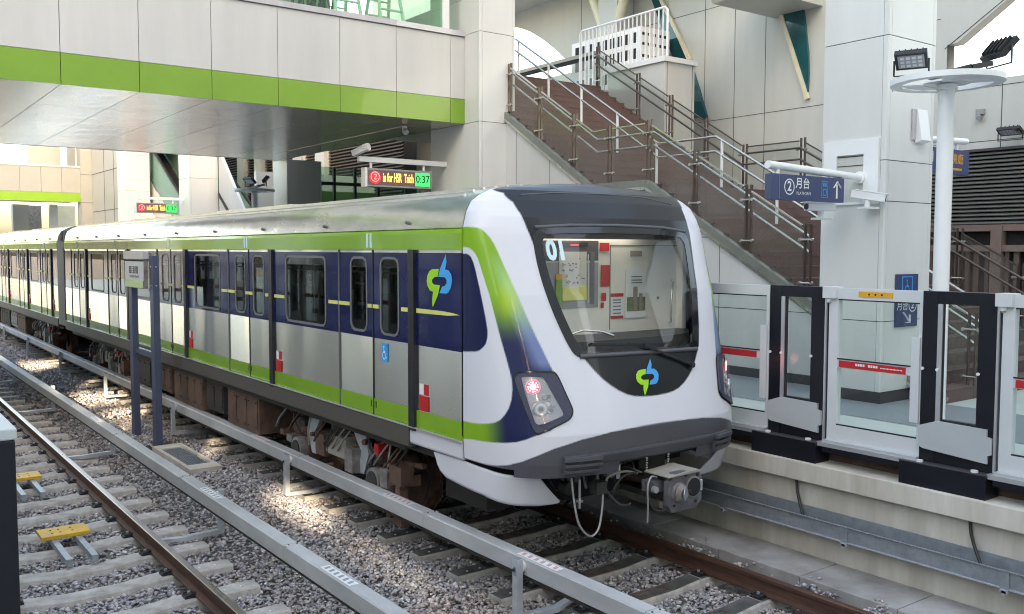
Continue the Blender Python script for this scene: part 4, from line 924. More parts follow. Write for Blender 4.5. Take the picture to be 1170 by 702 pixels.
# station name sign on two posts
t = thing('station_sign', 'blue grey twin post sign with small station name board between the tracks', 'sign', (4.0, 15.3, -.2))
for x, yy, zt in ((4.15, 15.3, 2.90), (4.11, 16.46, 2.94)):
    p = MB(); p.box(x-.05, x+.05, yy-.10, yy+.10, -.3, zt, 'signpost')
    for z in (2.42, 2.72): p.cyl((x-.05, yy, z), (x-.06, yy, z), .012, 'galvl', 8); p.cyl((x, yy-.10, z), (x, yy-.11, z), .012, 'galvl', 8)
    p.build('post', t, bevel=.004)
c = MB(); c.box(4.10, 4.16, 15.40, 16.36, 1.25, 1.34, 'signpost'); c.build('crossbar', t)
b = MB(); b.box(4.03, 4.09, 15.44, 16.62, 2.36, 2.90, 'equip'); b.box(4.022, 4.03, 15.46, 16.60, 2.37, 2.80, 'galvl'); b.box(4.018, 4.03, 15.46, 16.60, 2.37, 2.49, 'pgreen'); b.box(4.016, 4.03, 15.46, 16.60, 2.805, 2.822, 'shade'); b.box(4.01, 4.10, 15.42, 16.64, 2.84, 2.97, 'cap')
for k in range(3):
    y0_ = 16.33-k*.20
    for j in range(4): b.box(4.019, 4.022, y0_-.155, y0_, 2.605+j*.033, 2.615+j*.033, 'equipd')
    for q in (.02, .075, .13)[k % 2:]: b.box(4.0185, 4.022, y0_-q-.014, y0_-q, 2.60, 2.72, 'equipd')
for k in range(12): b.box(4.019, 4.022, 16.30-k*.048-.03, 16.30-k*.048, 2.535, 2.565+.006*(k % 3), 'equip')
b.build('name_board', t)
# black cabinet post of the near platform
t = thing('platform_post', 'black post with pale grey cap cut by the lower left corner', 'post', (.33, 3.55, 1.0))
p = MB(); p.box(.16, .475, 3.46, 3.86, -.2, 2.36, 'psdblack'); p.build('casing', t, bevel=.008); p = MB(); p.box(.155, .48, 3.455, 3.865, 2.36, 2.40, 'psdplate'); p.build('cap', t, bevel=.006)

# ================================================================== PLATFORM (right)
pl = MB(); pl.box(7.98, 17.9, -12, 62, .9, 1.1, 'platt'); pl.build('platform_floor'); tag(bpy.data.objects['platform_floor'], kind='structure')
pb = MB(); pb.face([(9.35,-12,1.104), (11.0,-12,1.104), (11.0,62,1.104), (9.35,62,1.104)], 'platb'); tag(pb.build('pavement_band', recalc=False), kind='structure')
wl = MB(); wl.box(7.76, 9, -12, 62, -.3, .71, 'conc'); wl.box(7.66, 9, -12, 62, .711, .905, 'conc'); wl.box(7.96, 9, -12, 62, .906, 1.095, 'equipb'); tag(wl.build('platform_wall', bevel=.01), kind='structure')
sl_ = MB()
for k in range(-3, 40): sl_.box(7.16, 7.755, k*.98+.69-.4+.004, (k+1)*.98+.69-.4-.004, -.3, -.04+.003*((k*7) % 3), 'concd')
tag(sl_.build('walkway', bevel=.006), kind='structure')
t = thing('cable_tray', 'galvanised steel cable trough fixed along the platform wall', 'cable tray', (7.7, 5, .4))
m = MB(); X0 = 7.58
m.box(X0, X0+.006, -3, 40, .26, .405, 'galv'); m.box(X0, X0+.17, -3, 40, .255, .262, 'galv'); m.box(X0-.02, X0, -3, 40, .40, .406, 'galv'); m.box(X0+.165, X0+.172, -3, 40, .262, .46, 'galv'); m.box(X0-.012, X0+.01, -3, 40, .25, .262, 'galvl')
m.build('trough', t)
for k in range(14):
    y = 2.05+k*1.475; b = MB(); b.box(X0-.014, X0-.002, y-.035, y+.035, .24, .41, 'galv'); b.box(X0-.03, X0+.19, y-.03, y+.03, .222, .25, 'galvl'); b.cyl((X0-.0, y, .225), (X0-.03, y, .225), .022, 'galvl', 10); b.build('bracket', t)
pt_ = MB(); pt_.box(X0-.012, X0-.001, 2.9, 3.28, .275, .395, 'galvl')
for a in range(4):
    for z in (.295, .375): pt_.cyl((X0-.012, 2.95+a*.09, z), (X0-.018, 2.95+a*.09, z), .010, 'galv', 6)
pt_.build('splice_plate', t)
for k, (y, lab) in enumerate(((5.62, 'black cable dropping from the coping into the trough, left of the other'), (3.86, 'black cable dropping from the coping into the trough, near the right edge'))):
    m = MB(); m.tube([(7.74, y+.05, .70), (7.73, y+.03, .58), (7.70, y-.03, .46), (7.66, y-.10, .36)], .014, 'hose', 8); tag(m.build('cable'), lab, 'cable', 'black cables on the platform wall')

# platform screen doors
PX = 7.85
def psd_door(ya, yb, label):
    """door leaf, ya < yb"""
    t = thing('platform_screen_door', label, 'screen door', (PX, (ya+yb)/2, 1.12), 'glass screen doors along the platform')
    f = MB(); x0, x1 = PX-.03, PX+.04
    f.box(x0, x1, ya, yb, 2.53, 2.635, 'psdwhite'); f.box(x0, x1, ya, yb, 1.15, 1.30, 'psdwhite'); f.box(x0, x1, yb-.10, yb, 1.30, 2.53, 'psdwhite'); f.box(x0, x1, ya, ya+.04, 1.30, 2.53, 'psdwhite'); f.box(x0+.004, x1, ya+.04, yb-.10, 1.865, 1.945, 'psdwhite'); f.box(x0-.004, x0+.003, ya+.04, yb-.10, 1.946, 1.958, 'black')
    f.box(x0-.02, x0, ya+.02, ya+.10, 1.45, 2.22, 'psdwhite')
    for a, b in ((1.30, 1.312), (2.518, 2.53)): f.box(x0+.002, x0+.02, ya+.04, yb-.10, a, b, 'black')
    f.build('frame', t)
    gl = MB(); gl.face([(PX, ya+.04, 1.30), (PX, yb-.10, 1.30), (PX, yb-.10, 2.53), (PX, ya+.04, 2.53)], 'gdoor'); gl.build('glass_pane', t, recalc=False)
    r = MB(); r.box(x0-.003, x0+.002, ya+.16, yb-.12, 1.87, 1.935, 'red')
    for k in range(8): r.box(x0-.0045, x0-.003, yb-.30-k*.026-(.03 if k > 3 else 0)-.02, yb-.30-k*.026-(.03 if k > 3 else 0), 1.898, 1.920, 'white')
    for k in range(16): r.box(x0-.0045, x0-.003, yb-.56-k*.014-.009, yb-.56-k*.014, 1.898, 1.908, 'white')
    r.build('red_strip', t)
    s = MB(); s.box(PX-.12, PX+.10, ya-.02, yb+.05, 1.085, 1.125, 'alu'); s.box(PX-.10, PX+.10, ya, yb, 1.125, 1.15, 'psdplate'); s.box(PX-.11, PX+.1, ya, yb, 1.03, 1.084, 'psdblack'); s.build('threshold', t)
    return t
def psd_unit(ya, yb, label, boxlabel=None):
    t = thing('screen_door_pillar', label, 'screen pillar', (PX, (ya+yb)/2, 1.12), 'black framed fixed panels between the screen doors')
    f = MB(); x0, x1 = PX-.05, PX+.07
    f.box(x0, x1, yb-.14, yb, 1.12, 2.64, 'psdblack'); f.box(x0, x1, ya, ya+.15, 1.12, 2.64, 'psdblack'); f.box(x0+.005, x1, ya+.15, yb-.14, 2.53, 2.64, 'psdblack'); f.box(x0+.006, x1, ya+.15, yb-.14, 1.12, 1.5, 'psdblack'); f.build('pillar_frame', t, bevel=.003)
    l = MB(); l.box(x0-.002, x0+.02, yb-.185, yb-.142, 1.4, 2.53, 'alu'); l.box(x0+.0, x0+.02, ya-.022, ya-.004, 1.13, 2.55, 'alu'); l.box(x0+.008, x0+.02, yb-.2, yb-.187, 1.5, 2.53, 'black'); l.box(x0+.008, x0+.02, ya+.152, yb-.2, 1.5, 1.512, 'black')
    for y in (yb-.015, ya+.14, yb-.15): l.cyl((x0, y, 1.95), (x0-.012, y, 1.95), .014, 'white', 10)
    l.build('trim', t)
    gl = MB(); gl.face([(PX, ya+.15, 1.5), (PX, yb-.2, 1.5), (PX, yb-.2, 2.53), (PX, ya+.15, 2.53)], 'gdoor'); gl.build('glass_pane', t, recalc=False)
    p = MB(); p.prism([(yb-.005, 1.44), (yb-.005, 1.26), (yb-.05, 1.24), (ya+.03, 1.20), (ya+.03, 1.27), (ya+.0, 1.28), (ya+.0, 1.42), (ya+.04, 1.43), (ya+.04, 1.49), (yb-.17, 1.50)], 'x', x0-.03, x0-.006, 'psdplate'); p.build('kick_plate', t)
    c = MB(); c.box(x0-.03, x1, ya-.13, ya+.005, 2.535, 2.645, 'psdwhite'); c.cyl((x0+.02, ya-.04, 2.535), (x0+.02, ya-.04, 2.50), .03, 'white', 14); c.cyl((x0+.02, ya-.04, 2.50), (x0+.02, ya-.04, 2.485), .022, 'bead', 14); c.build('sensor_box', t)
    b = MB(); b.box(PX-.15, PX+.08, ya+.0, yb+.13, .88, 1.11, 'psdblack'); b.box(PX-.155, PX+.08, ya, yb+.135, 1.111, 1.118, 'plinth')
    for y in (ya+.12, yb-.04): b.cyl((PX-.1, y, 1.118), (PX-.1, y, 1.135), .03, 'white', 14)
    b.build('base_box', t, bevel=.008)
    return t
psd_door(6.10, 7.70, 'glass screen door with red strip half hidden behind the train nose')
psd_unit(5.43, 6.08, 'black framed screen pillar next to the train nose')
psd_door(4.42, 5.39, 'glass screen door with red strip and yellow sticker in front of the white column')
psd_unit(3.77, 4.42, 'black framed screen pillar in front of the white lamp pole')
psd_door(2.76, 3.73, 'glass screen door with red strip cut by the right edge of the photo')
psd_unit(2.1, 2.75, 'black framed screen pillar outside the right edge')
psd_door(7.75, 8.75, 'glass screen door wholly behind the train'); 
st = MB(); st.box(PX-.036, PX-.03, 4.72, 5.07, 2.56, 2.61, 'orange')
for k in range(3): st.cyl((PX-.036, 4.83+k*.065, 2.585), (PX-.038, 4.83+k*.065, 2.585), .010, 'black', 8)
tag(st.build('warning_sticker'), 'small yellow sticker on the head rail of the glass screen door', 'sticker')

# ================================================================== COLUMNS
def column(x0, x1, y0, y1, ztop, joints, label, z0=1.1, mat='colpanel', group='white panelled station columns'):
    t = thing('column', label, 'column', ((x0+x1)/2, (y0+y1)/2, z0), group)
    c = MB(); zs = [z0+.14]+joints+[ztop]; c.box(x0+.015, x1-.015, y0+.015, y1-.015, z0, ztop, 'joint'); e = .065; gp = .005
    for a, b in zip(zs[:-1], zs[1:]):
        c.box(x0, x0+.05, y0+e+gp, y1-gp, a+gp, b-gp, mat)                         # face towards the tracks
        c.box(x0+e+gp, x1-e-gp, y0, y0+.05, a+gp, b-gp, mat)                       # face towards the camera
        c.prism([(x0+.012, y0+e), (x0, y0+e), (x0, y0+.014), (x0+.014, y0), (x0+e, y0), (x0+e, y0+.012)], 'z', a+gp, b-gp, mat)
        c.box(x1-e, x1, y0, y0+.045, a+gp, b-gp, mat)
        c.box(x1-.05, x1, y0+.05, y1, a+gp, b-gp, mat); c.box(x0+.06, x1-.06, y1-.05, y1, a+gp, b-gp, mat)
    c.build('shaft', t)
    p = MB(); p.box(x0-.012, x1+.012, y0-.012, y1+.012, z0, z0+.135, 'plinth'); p.build('plinth', t)
    return t
c1 = column(10.36, 11.42, 6.40, 7.30, 12, [2.12, 3.60, 4.10, 5.60, 7.1, 8.6, 10.1], 'tall white panelled column beside the platform sign, with a recessed hatch')
h = MB(); ring_faces(h, [(6.48, 3.57), (7.25, 3.57), (7.25, 4.37), (6.48, 4.37)], [(6.68, 3.60), (7.06, 3.60), (7.06, 4.19), (6.68, 4.19)], lambda a, b, d: (10.36-d, a, b), 0, .035, 'white')
h.box(10.354, 10.36, 6.69, 7.05, 3.60, 4.18, 'panel2'); h.box(10.35, 10.354, 6.68, 7.06, 4.05, 4.062, 'joint'); h.box(10.35, 10.354, 6.68, 7.06, 4.165, 4.177, 'joint'); h.build('hatch', c1)
column(10.36, 11.22, 15.14, 16.98, 12, [2.5, 4.0, 5.53, 7.28, 8.0, 9.5, 11], 'wide white panelled pillar carrying the end of the bridge')
column(10.36, 11.4, 24.7, 25.7, 5.52, [2.5, 4.0], 'white column under the far edge of the bridge')
column(10.36, 11.4, 33.5, 34.7, 12, [2.5, 4.0, 5.55, 7.1, 8.5], 'white column to the right of the escalator')
column(10.36, 11.4, 42.4, 43.7, 12, [2.5, 4.0, 5.55, 7.1, 8.5], 'white column to the left of the escalator')
# things on the near column
e = thing('emergency_light', 'slanted white box lamp high on the right face of the near column', 'lamp', (11.05, 6.38, 4.5)); b = MB()
b.prism([(6.392, 4.34), (6.30, 4.37), (6.36, 4.76), (6.392, 4.76)], 'x', 10.98, 11.20, 'white'); b.build('housing', e, bevel=.006); b = MB(); b.box(10.90, 10.975, 6.375, 6.396, 4.38, 4.76, 'cap'); b.build('back_plate', e)
s = thing('wayfinding_sign', 'blue wall sign with wheelchair symbol low on the near column', 'sign', (10.87, 6.385, 2.4)); b = MB()
b.box(10.63, 11.12, 6.375, 6.396, 2.04, 2.70, 'bluesign'); b.build('plate', s)
b = MB(); ring_faces(b, rrect(.24, .26, .01), rrect(.21, .23, .01), lambda a, z, d: (10.87+a, 6.372-d, 2.545+z), -.003, .002, 'blueic'); wheelchair(b, lambda a, z, d: (10.87+a, 6.371-d, 2.545+z), .19, 'blueic')
add_text(b, '月台', .13, (10.77, 6.374, 2.30), (1,0,0), (0,0,1), 'white', .003); add_text(b, '②', .22, (11.0, 6.374, 2.30), (1,0,0), (0,0,1), 'white', .003); b.bar((10.78, 6.37, 2.22), (10.93, 6.37, 2.09), .006, .04, 'white', (0,1,0)); b.bar((10.93, 6.37, 2.09), (10.93, 6.37, 2.19), .006, .03, 'white', (0,1,0)); b.bar((10.93, 6.37, 2.09), (10.84, 6.37, 2.09), .006, .03, 'white', (0,1,0)); b.build('lettering', s)
# platform sign on its arm
YS = 6.72; s = thing('platform_sign', 'blue hanging sign with number 2, 月台 PLATFORM and a white up arrow', 'sign', (9.4, YS, 3.6))
b = MB(); b.box(8.55, 9.92, YS-.05, YS+.05, 3.575, 3.865, 'bluesign'); b.box(8.545, 8.555, YS-.045, YS+.045, 3.58, 3.86, 'signpost'); b.box(8.68, 8.684, YS-.053, YS-.05, 3.58, 3.86, 'greypl'); b.build('sign_box', s, bevel=.004)
b = MB(); b.cyl((8.53, YS, 3.965), (10.36, YS, 3.90), .045, 'white', 18); b.cyl((10.30, YS, 3.902), (10.36, YS, 3.90), .075, 'white', 18); b.cyl((8.70, YS, 3.86), (8.70, YS, 3.95), .028, 'white', 12); b.cyl((9.7, YS, 3.86), (9.7, YS, 3.92), .02, 'white', 12); b.build('arm', s)
b = MB(); yt = YS-.051
cc = [(math.cos(2*PI*k/40), math.sin(2*PI*k/40)) for k in range(40)]
ring_faces(b, [(a*.092, z*.092) for a, z in cc], [(a*.080, z*.080) for a, z in cc], lambda a, z, d: (8.86+a, yt-d, 3.725+z), 0, .003, 'white')
add_text(b, '2', .155, (8.86, yt, 3.727), (1,0,0), (0,0,1), 'white', .003, .004); add_text(b, '月台', .135, (9.105, yt, 3.765), (1,0,0), (0,0,1), 'white', .003, .002); add_text(b, 'PLATFORM', .052, (9.125, yt, 3.655), (1,0,0), (0,0,1), 'white', .003, 0, 1.05)
ring_faces(b, rrect(.125, .20, .015), rrect(.108, .183, .01), lambda a, z, d: (9.53+a, yt-d, 3.72+z), 0, .003, 'blueic'); ring_faces(b, rrect(.07, .08, .012), rrect(.052, .062, .01), lambda a, z, d: (9.53+a, yt-d, 3.685+z), 0, .003, 'blueic')
for dx in (-.02, .02): b.box(9.53+dx-.012, 9.53+dx+.012, yt-.003, yt, 3.755, 3.795, 'blueic')
b.box(9.755, 9.785, yt-.003, yt, 3.62, 3.79, 'white'); b.bar((9.70, yt-.002, 3.745), (9.775, yt-.002, 3.825), .004, .032, 'white', (0,1,0)); b.bar((9.84, yt-.002, 3.745), (9.765, yt-.002, 3.825), .004, .032, 'white', (0,1,0)); b.build('lettering', s)
def cctv(loc, d, label, L_=.42):
    t = thing('security_camera', label, 'camera', loc, 'white security cameras'); l = Vector(loc); d = Vector(d).normalized()
    b = MB(); p0, p1 = l-d*L_*.45, l+d*L_*.5; b.bar(p0, p1, .10, .095, 'white'); b.bar(p0+d*.05+Vector((0,0,.053)), p1+d*.05+Vector((0,0,.053)), .12, .012, 'white'); b.build('housing', t, bevel=.02)
    b = MB(); b.cyl(p1, p1+d*.006, .038, 'dark', 16); b.build('lens', t)
    b = MB(); b.cyl(l-Vector((0,0,.05)), l-Vector((0,0,.13)), .035, 'white', 12); b.bar(l+Vector((-.10,0,-.145)), l+Vector((.16,0,-.145)), .14, .025, 'white'); b.build('bracket', t)
cctv((10.18, 6.52, 3.66), (.45, -.8, -.16), 'white bullet camera on the near column, pointing towards the lamp pole')
cctv((9.93, 7.0, 3.535), (-.6, .12, .0), 'white flat camera under the platform sign, beside the near column', .46)
s = thing('hanging_sign', 'dark blue sign with orange characters behind the lamp pole', 'sign', (12.6, 6.9, 4.4)); b = MB()
b.box(12.05, 13.22, 6.86, 6.94, 4.07, 4.42, 'bluesign'); b.build('sign_box', s); b = MB(); b.cyl((11.42, 6.9, 4.50), (13.2, 6.9, 4.56), .045, 'white', 16); b.cyl((12.95, 6.9, 4.42), (12.95, 6.9, 4.52), .02, 'white', 10); b.build('arm', s)
b = MB(); add_text(b, '月', .16, (12.2, 6.859, 4.28), (1,0,0), (0,0,1), 'white', .003); add_text(b, '宅機廳', .16, (12.82, 6.859, 4.28), (1,0,0), (0,0,1), 'orange', .003)
for k in range(12): b.box(12.62+k*.034, 12.645+k*.034, 6.856, 6.859, 4.13, 4.16, 'orange')
b.build('lettering', s)
# lamp mast
def floodlight(mbx, c, d, upv, w_=.33, h_=.24):
    d = Vector(d).normalized(); r_ = d.cross(Vector(upv)).normalized(); u = r_.cross(d); c = Vector(c)
    mbx.obox(c, r_*(w_/2), u*(h_/2), d*.03, 'black'); mbx.obox(c+d*.031, r_*(w_/2-.03), u*(h_/2-.03), d*.003, 'greypl')
    for k in range(5): mbx.obox(c-d*.045+r_*(w_*.18*(k-2)), r_*.006, u*(h_/2-.02), d*.02, 'black')
    for i in range(4):
        for j in range(3): mbx.obox(c+d*.036+r_*(.06*(i-1.5))+u*(.055*(j-1)), r_*.02, u*.018, d*.002, 'alu')
    for sx in (-1, 1): mbx.bar(c+r_*sx*(w_/2+.012), c+r_*sx*(w_/2+.012)-Vector((0,0,.17)), .02, .012, 'black')
    mbx.bar(c+r_*(w_/2+.012)-Vector((0,0,.17)), c-r_*(w_/2+.012)-Vector((0,0,.17)), .02, .012, 'black')
def mast(x, y, z0, zr, label):
    t = thing('lamp_mast', label, 'lamp pole', (x, y, z0), 'white lamp poles on the platform')
    b = MB(); b.cyl((x, y, z0), (x, y, zr), .083, 'white', 24); b.cyl((x, y, z0), (x, y, z0+.05), .16, 'white', 24); b.cyl((x, y, zr-.06), (x, y, zr-.01), .105, 'white', 24); b.build('pole', t)
    b = MB(); n = 48; C_ = [(math.cos(2*PI*k/n), math.sin(2*PI*k/n)) for k in range(n)]
    ring_faces(b, [(a*.56, q*.56) for a, q in C_], [(a*.45, q*.45) for a, q in C_], lambda a, q, d: (x+a, y+q, zr+d), .0, .06, 'white'); b.mesh([(x+a*.56, y+q*.56, zr) for a, q in C_]+[(x+a*.45, y+q*.45, zr) for a, q in C_], [(i, (i+1) % n, n+(i+1) % n, n+i) for i in range(n)], 'white')
    ring_faces(b, [(a*.24, q*.24) for a, q in C_], [(a*.05, q*.05) for a, q in C_], lambda a, q, d: (x+a, y+q, zr+d), .005, .02, 'white')
    for k in range(4):
        a = k*PI/2+.5; b.bar((x, y, zr+.02), (x+.5*math.cos(a), y+.5*math.sin(a), zr+.02), .10, .03, 'white')
    for k in (0, 2):
        a0 = k*PI/2+.55; q = [(x+r_*math.cos(a0+da), y+r_*math.sin(a0+da), zr+.012) for r_, da in ((.12,.0),(.45,.0),(.45,.5),(.45,1.0),(.45,1.5),(.12,1.5))]; b.face(q, 'white')
    b.build('ring', t)
    f = MB(); floodlight(f, (x+.02, y+.42, zr+.33), (-.35, -.15, -.55), (0,0,1)); f.build('floodlight', t)
    f = MB(); floodlight(f, (x+.16, y-.46, zr+.31), (.45, -.2, -.45), (0,0,1)); f.build('floodlight', t)
    f = MB(); f.bar((x+.0, y+.2, zr+.10), (x+.05, y-.25, zr+.15), .10, .05, 'black'); f.bar((x+.05, y-.25, zr+.15), (x+.12, y-.42, zr+.17), .05, .05, 'black'); f.tube([(x-.1, y+.5, zr+.08), (x-.15, y+.55, zr+.03), (x-.1, y+.56, zr-.01)], .008, 'white', 6); f.build('driver_box', t)
mast(9.6, 5.245, 1.1, 4.76, 'white lamp pole with ring and black floodlights beside the near column')
mast(9.6, 25.2, 1.1, 4.62, 'small far white lamp pole seen below the bridge')

# ================================================================== BRIDGE
br = thing('footbridge', 'white and green panelled footbridge crossing above the train with a glazed parapet', 'bridge', (0, 20, 5.53), 'panelled bridges over the tracks')
FY = 15.67
jx = [-20, -12.5, -10.2, -7.9, -5.6, -4.4, -3.1, -1.9, -.6, .6, 1.76, 2.93, 4.09, 5.26, 6.43, 7.62, 8.80, 10.02, 10.36]
b = MB(); b.box(-20, 10.36, FY+.03, FY+.3, 5.56, 7.3, 'joint')
for a, c in zip(jx[:-1], jx[1:]): b.box(a+.005, c-.005, FY, FY+.04, 6.018, 7.24, 'panel')
b.build('fascia', br)
b = MB()
for a, c in zip(jx[:-1], jx[1:]): b.box(a+.005, c-.005, FY-.004, FY+.04, 5.53, 6.01, 'pgreen')
b.build('green_fascia', br)
b = MB(); b.box(-20, 10.36, FY-.035, FY+.12, 7.25, 7.35, 'cap'); b.box(8.80, 10.36, FY-.038, FY+.12, 7.252, 7.353, 'alu'); b.build('coping', br)
b = MB(); b.box(-20, 10.36, FY+.06, 25.2, 5.56, 5.9, 'joint')
ysf = [FY+.02, 18.0, 20.4, 22.8, 25.15]
for a, c in zip(jx[:-1], jx[1:]):
    for q, r_ in zip(ysf[:-1], ysf[1:]): b.box(a+.006, c-.006, q+(.0 if q == ysf[0] else .006), r_-.006, 5.532, 5.56, 'soffit')
b.box(9.55, 10.36, FY+1, 25.15, 5.528, 5.531, 'soffit'); b.build('soffit', br)
b = MB(); b.box(-20, 10.36, 25.16, 25.3, 5.53, 7.3, 'panel2'); b.box(-20, 10.36, FY+.3, 25.2, 6.9, 7.0, 'greypl'); b.build('back_fascia', br)
b = MB(); b.face([(-20, FY+.05, 7.35), (9.86, FY+.05, 7.35), (9.86, FY+.05, 9.8), (-20, FY+.05, 9.8)], 'gbridge'); b.build('parapet_glass', br, recalc=False)
b = MB()
for x in (9.88, 3.2, 5.55, -1.2, -5.8): b.box(x-(.03 if x < 9 else .0), x+(.03 if x < 9 else .16), FY+.06, FY+.14, 7.35, 9.9, 'alu' if x < 9 else 'white')
b.box(-20, 10.2, FY+.02, FY+.2, 9.8, 9.95, 'alu'); b.build('parapet_post', br)
b = MB(); b.face([(-20, 25.1, 7.3), (10.3, 25.1, 7.3), (10.3, 25.1, 9.8), (-20, 25.1, 9.8)], 'ggreen'); b.build('rear_glass', br, recalc=False)
b = MB(); b.box(-20, 10.9, FY-.6, 25.6, 9.95, 10.25, 'panel2'); b.build('roof', br)
b = MB(); b.tube([(9.45, 16.5, 5.50), (9.45, 16.5, 5.42)], .05, 'white', 12); b.cyl((9.45, 16.5, 5.42), (9.45, 16.44, 5.36), .06, 'cap', 14); tag(b.build('ceiling_camera', None), 'small round camera under the bridge soffit near the pillar', 'camera')
# step ladders and the dark bundle on the bridge
def ladder(x, y, label):
    t = thing('step_ladder', label, 'ladder', (x, y, 7.0), 'step ladders on the bridge')
    for nm, s_ in (('front_frame', -1), ('rear_frame', 1)):
        m = MB(); 
        for sx in (-.24, .24): m.bar((x+sx*1.25, y+s_*.45, 7.0), (x+sx*.75, y+s_*.04, 8.7), .06, .03, 'white', (0,1,0))
        for k in range(6):
            u = (k+.6)/6.2; m.bar((x-.24*(1.25-.5*u), y+s_*(.45-.41*u), 7+1.7*u), (x+.24*(1.25-.5*u), y+s_*(.45-.41*u), 7+1.7*u), .05 if s_ < 0 else .02, .03, 'white')
        m.build(nm, t)
ladder(8.05, 16.5, 'white step ladder behind the bridge glass, next to the dark bundle'); ladder(9.05, 16.6, 'white step ladder behind the bridge glass, next to the white pillar')
b = MB()
for k in range(60):
    x = 7.55+rng.normal(0, .13); y = 16.6+rng.normal(0, .12); b.tube([(x, y, 7.0), (x+rng.normal(0, .08), y+rng.normal(0, .06), 7.45), (x+rng.normal(0, .16), y+rng.normal(0, .1), 8.0+rng.random()*.3)], .03, ['leaf', 'black', 'tan', 'leaf'][k % 4], 5)
b.cyl((7.5, 16.6, 7.0), (7.5, 16.6, 7.5), .2, 'black', 10, .24); tag(b.build('bundle'), 'dark bundle of sticks in a tub behind the bridge glass', 'bundle')
b = MB(); b.box(-19, 10.2, 20.4, 20.5, 7.0, 7.7, 'pgreen'); 
for k in range(16): b.box(-19+k*1.85, -18.94+k*1.85, 20.3, 20.36, 7.0, 9.9, 'alu')
tag(b.build('inner_railing'), 'green panel barrier inside the bridge seen through its glass', 'barrier')

# LED signs
def led(x0, x1, y, z, label, camera=False):
    t = thing('led_display', label, 'display', ((x0+x1)/2, y, z), 'LED train displays on arms')
    b = MB(); b.box(x0-.12, 10.36, y-.05, y+.05, z+.30, z+.40, 'white'); 
    for x in (x0+.15, x1-.15): b.box(x-.02, x+.02, y-.02, y+.02, z+.18, z+.30, 'white')
    b.build('arm', t)
    b = MB(); b.box(x0, x1, y-.08, y+.08, z-.18, z+.18, 'greypl'); b.box(x0-.02, x0+.03, y-.085, y+.085, z-.19, z+.19, 'white'); b.build('case', t, bevel=.005)
    s = MB(); s.box(x0+.05, x1-.03, y-.084, y-.08, z-.145, z+.145, 'ledback'); s.box(x1-.40, x1-.05, y-.088, y-.084, z-.135, z+.135, 'egreen')
    c_ = [(math.cos(2*PI*k/30)*.125, math.sin(2*PI*k/30)*.125) for k in range(30)]; s.face([(x0+.20+a, y-.087, z+q) for a, q in c_], 'eledred')
    ye = y-.088
    add_text(s, '②', .24, (x0+.20, ye, z), (1,0,0), (0,0,1), 'white', .003); fit_text(s, 'in for HSR  Taich', .25, ((x0+.36+x1-.43)/2, ye-.003, z), x1-x0-.82, 'eamber', .003); add_text(s, '0:37', .21, (x1-.225, ye, z), (1,0,0), (0,0,1), 'black', .003, .004, .9)
    s.build('screen', t)
    if camera:
        b = MB(); b.bar((x0-.20, y+.05, z+.45), (x0-.05, y-.22, z+.56), .12, .11, 'white'); b.cyl((x0-.08, y-.16, z+.55), (x0-.03, y-.26, z+.57), .075, 'white', 16); b.box(x0-.10, x0-.02, y-.03, y+.03, z+.38, z+.50, 'dark'); b.build('arm_camera', t)
led(8.47, 9.98, 16.4, 4.42, 'red framed LED display above the train roof, on the arm with a camera', True)
led(8.65, 10.1, 34.1, 4.46, 'small far LED display in front of the escalator')

# ================================================================== STAIRS
def zst(y): # stair surface
    if y < 5.93: return 1.1
    if y < 11.14: return 1.1+(y-5.93)*.5739
    if y < 12.55: return 4.09
    if y < 17.25: return 4.09+(y-12.55)*.609
    return 6.953
SX0, SX1 = 11.04, 15.2
stt = thing('staircase', 'wide brown tiled staircase rising to the concourse behind the train', 'stairs', (13, 11, 1.1))
m = MB(); ysr = []
n1, n2 = 18, 17
prof = [(5.93, 1.1)]
for k in range(n1): y = 5.93+(11.14-5.93)*k/n1; prof += [(y, 1.1+2.99*(k+1)/n1), (5.93+(11.14-5.93)*(k+1)/n1, 1.1+2.99*(k+1)/n1)]
prof += [(12.55, 4.09)]
for k in range(n2): y = 12.55+4.7*k/n2; prof += [(y, 4.09+2.863*(k+1)/n2), (12.55+4.7*(k+1)/n2, 4.09+2.863*(k+1)/n2)]
prof = [p for i, p in enumerate(prof) if i == 0 or p != prof[i-1]]
for xa, xb in ((SX0+.02, SX1-.02),):
    for p, q in zip(prof[:-1], prof[1:]):
        xs_ = [xa+(xb-xa)*k/7 for k in range(8)]
        m.face([(xa, p[0], p[1]), (xb, p[0], p[1]), (xb, q[0], q[1]), (xa, q[0], q[1])], 'tread')
        if abs(p[1]-q[1]) < 1e-6: m.box(xa, xb, p[0]-.006, p[0]+.03, p[1]-.02, p[1]+.002, 'tread')
m.build('steps', stt, recalc=False)
m = MB(); side = [(5.93, 1.1), (11.14, 4.09), (12.55, 4.09), (17.25, 6.953), (17.25, 1.1)]
m.prism([(y, z-.09) if z > 1.2 else (y+.25 if y < 6 else y, z) for y, z in side], 'x', SX0-.03, SX0+.01, 'panel'); m.prism([(y, z-.02) if z > 1.2 else (y+.1 if y < 6 else y, z) for y, z in side], 'x', SX1-.02, SX1+.02, 'panel2')
m.build('side_wall', stt)
m = MB()
for y in (8.55, 9.55, 10.6, 11.65, 12.7, 13.75, 14.8): m.box(SX0-.032, SX0-.03, y-.005, y+.005, 1.24, zst(y)-.11, 'joint')
for z in (2.12, 3.2): 
    y0_ = 5.93+(z+.12-1.1)/.5739; m.box(SX0-.032, SX0-.03, y0_, 16, z-.005, z+.005, 'joint')
m.box(SX0-.045, SX0-.03, 7.3, 17, 1.1, 1.24, 'plinth'); m.build('wall_joint', stt)
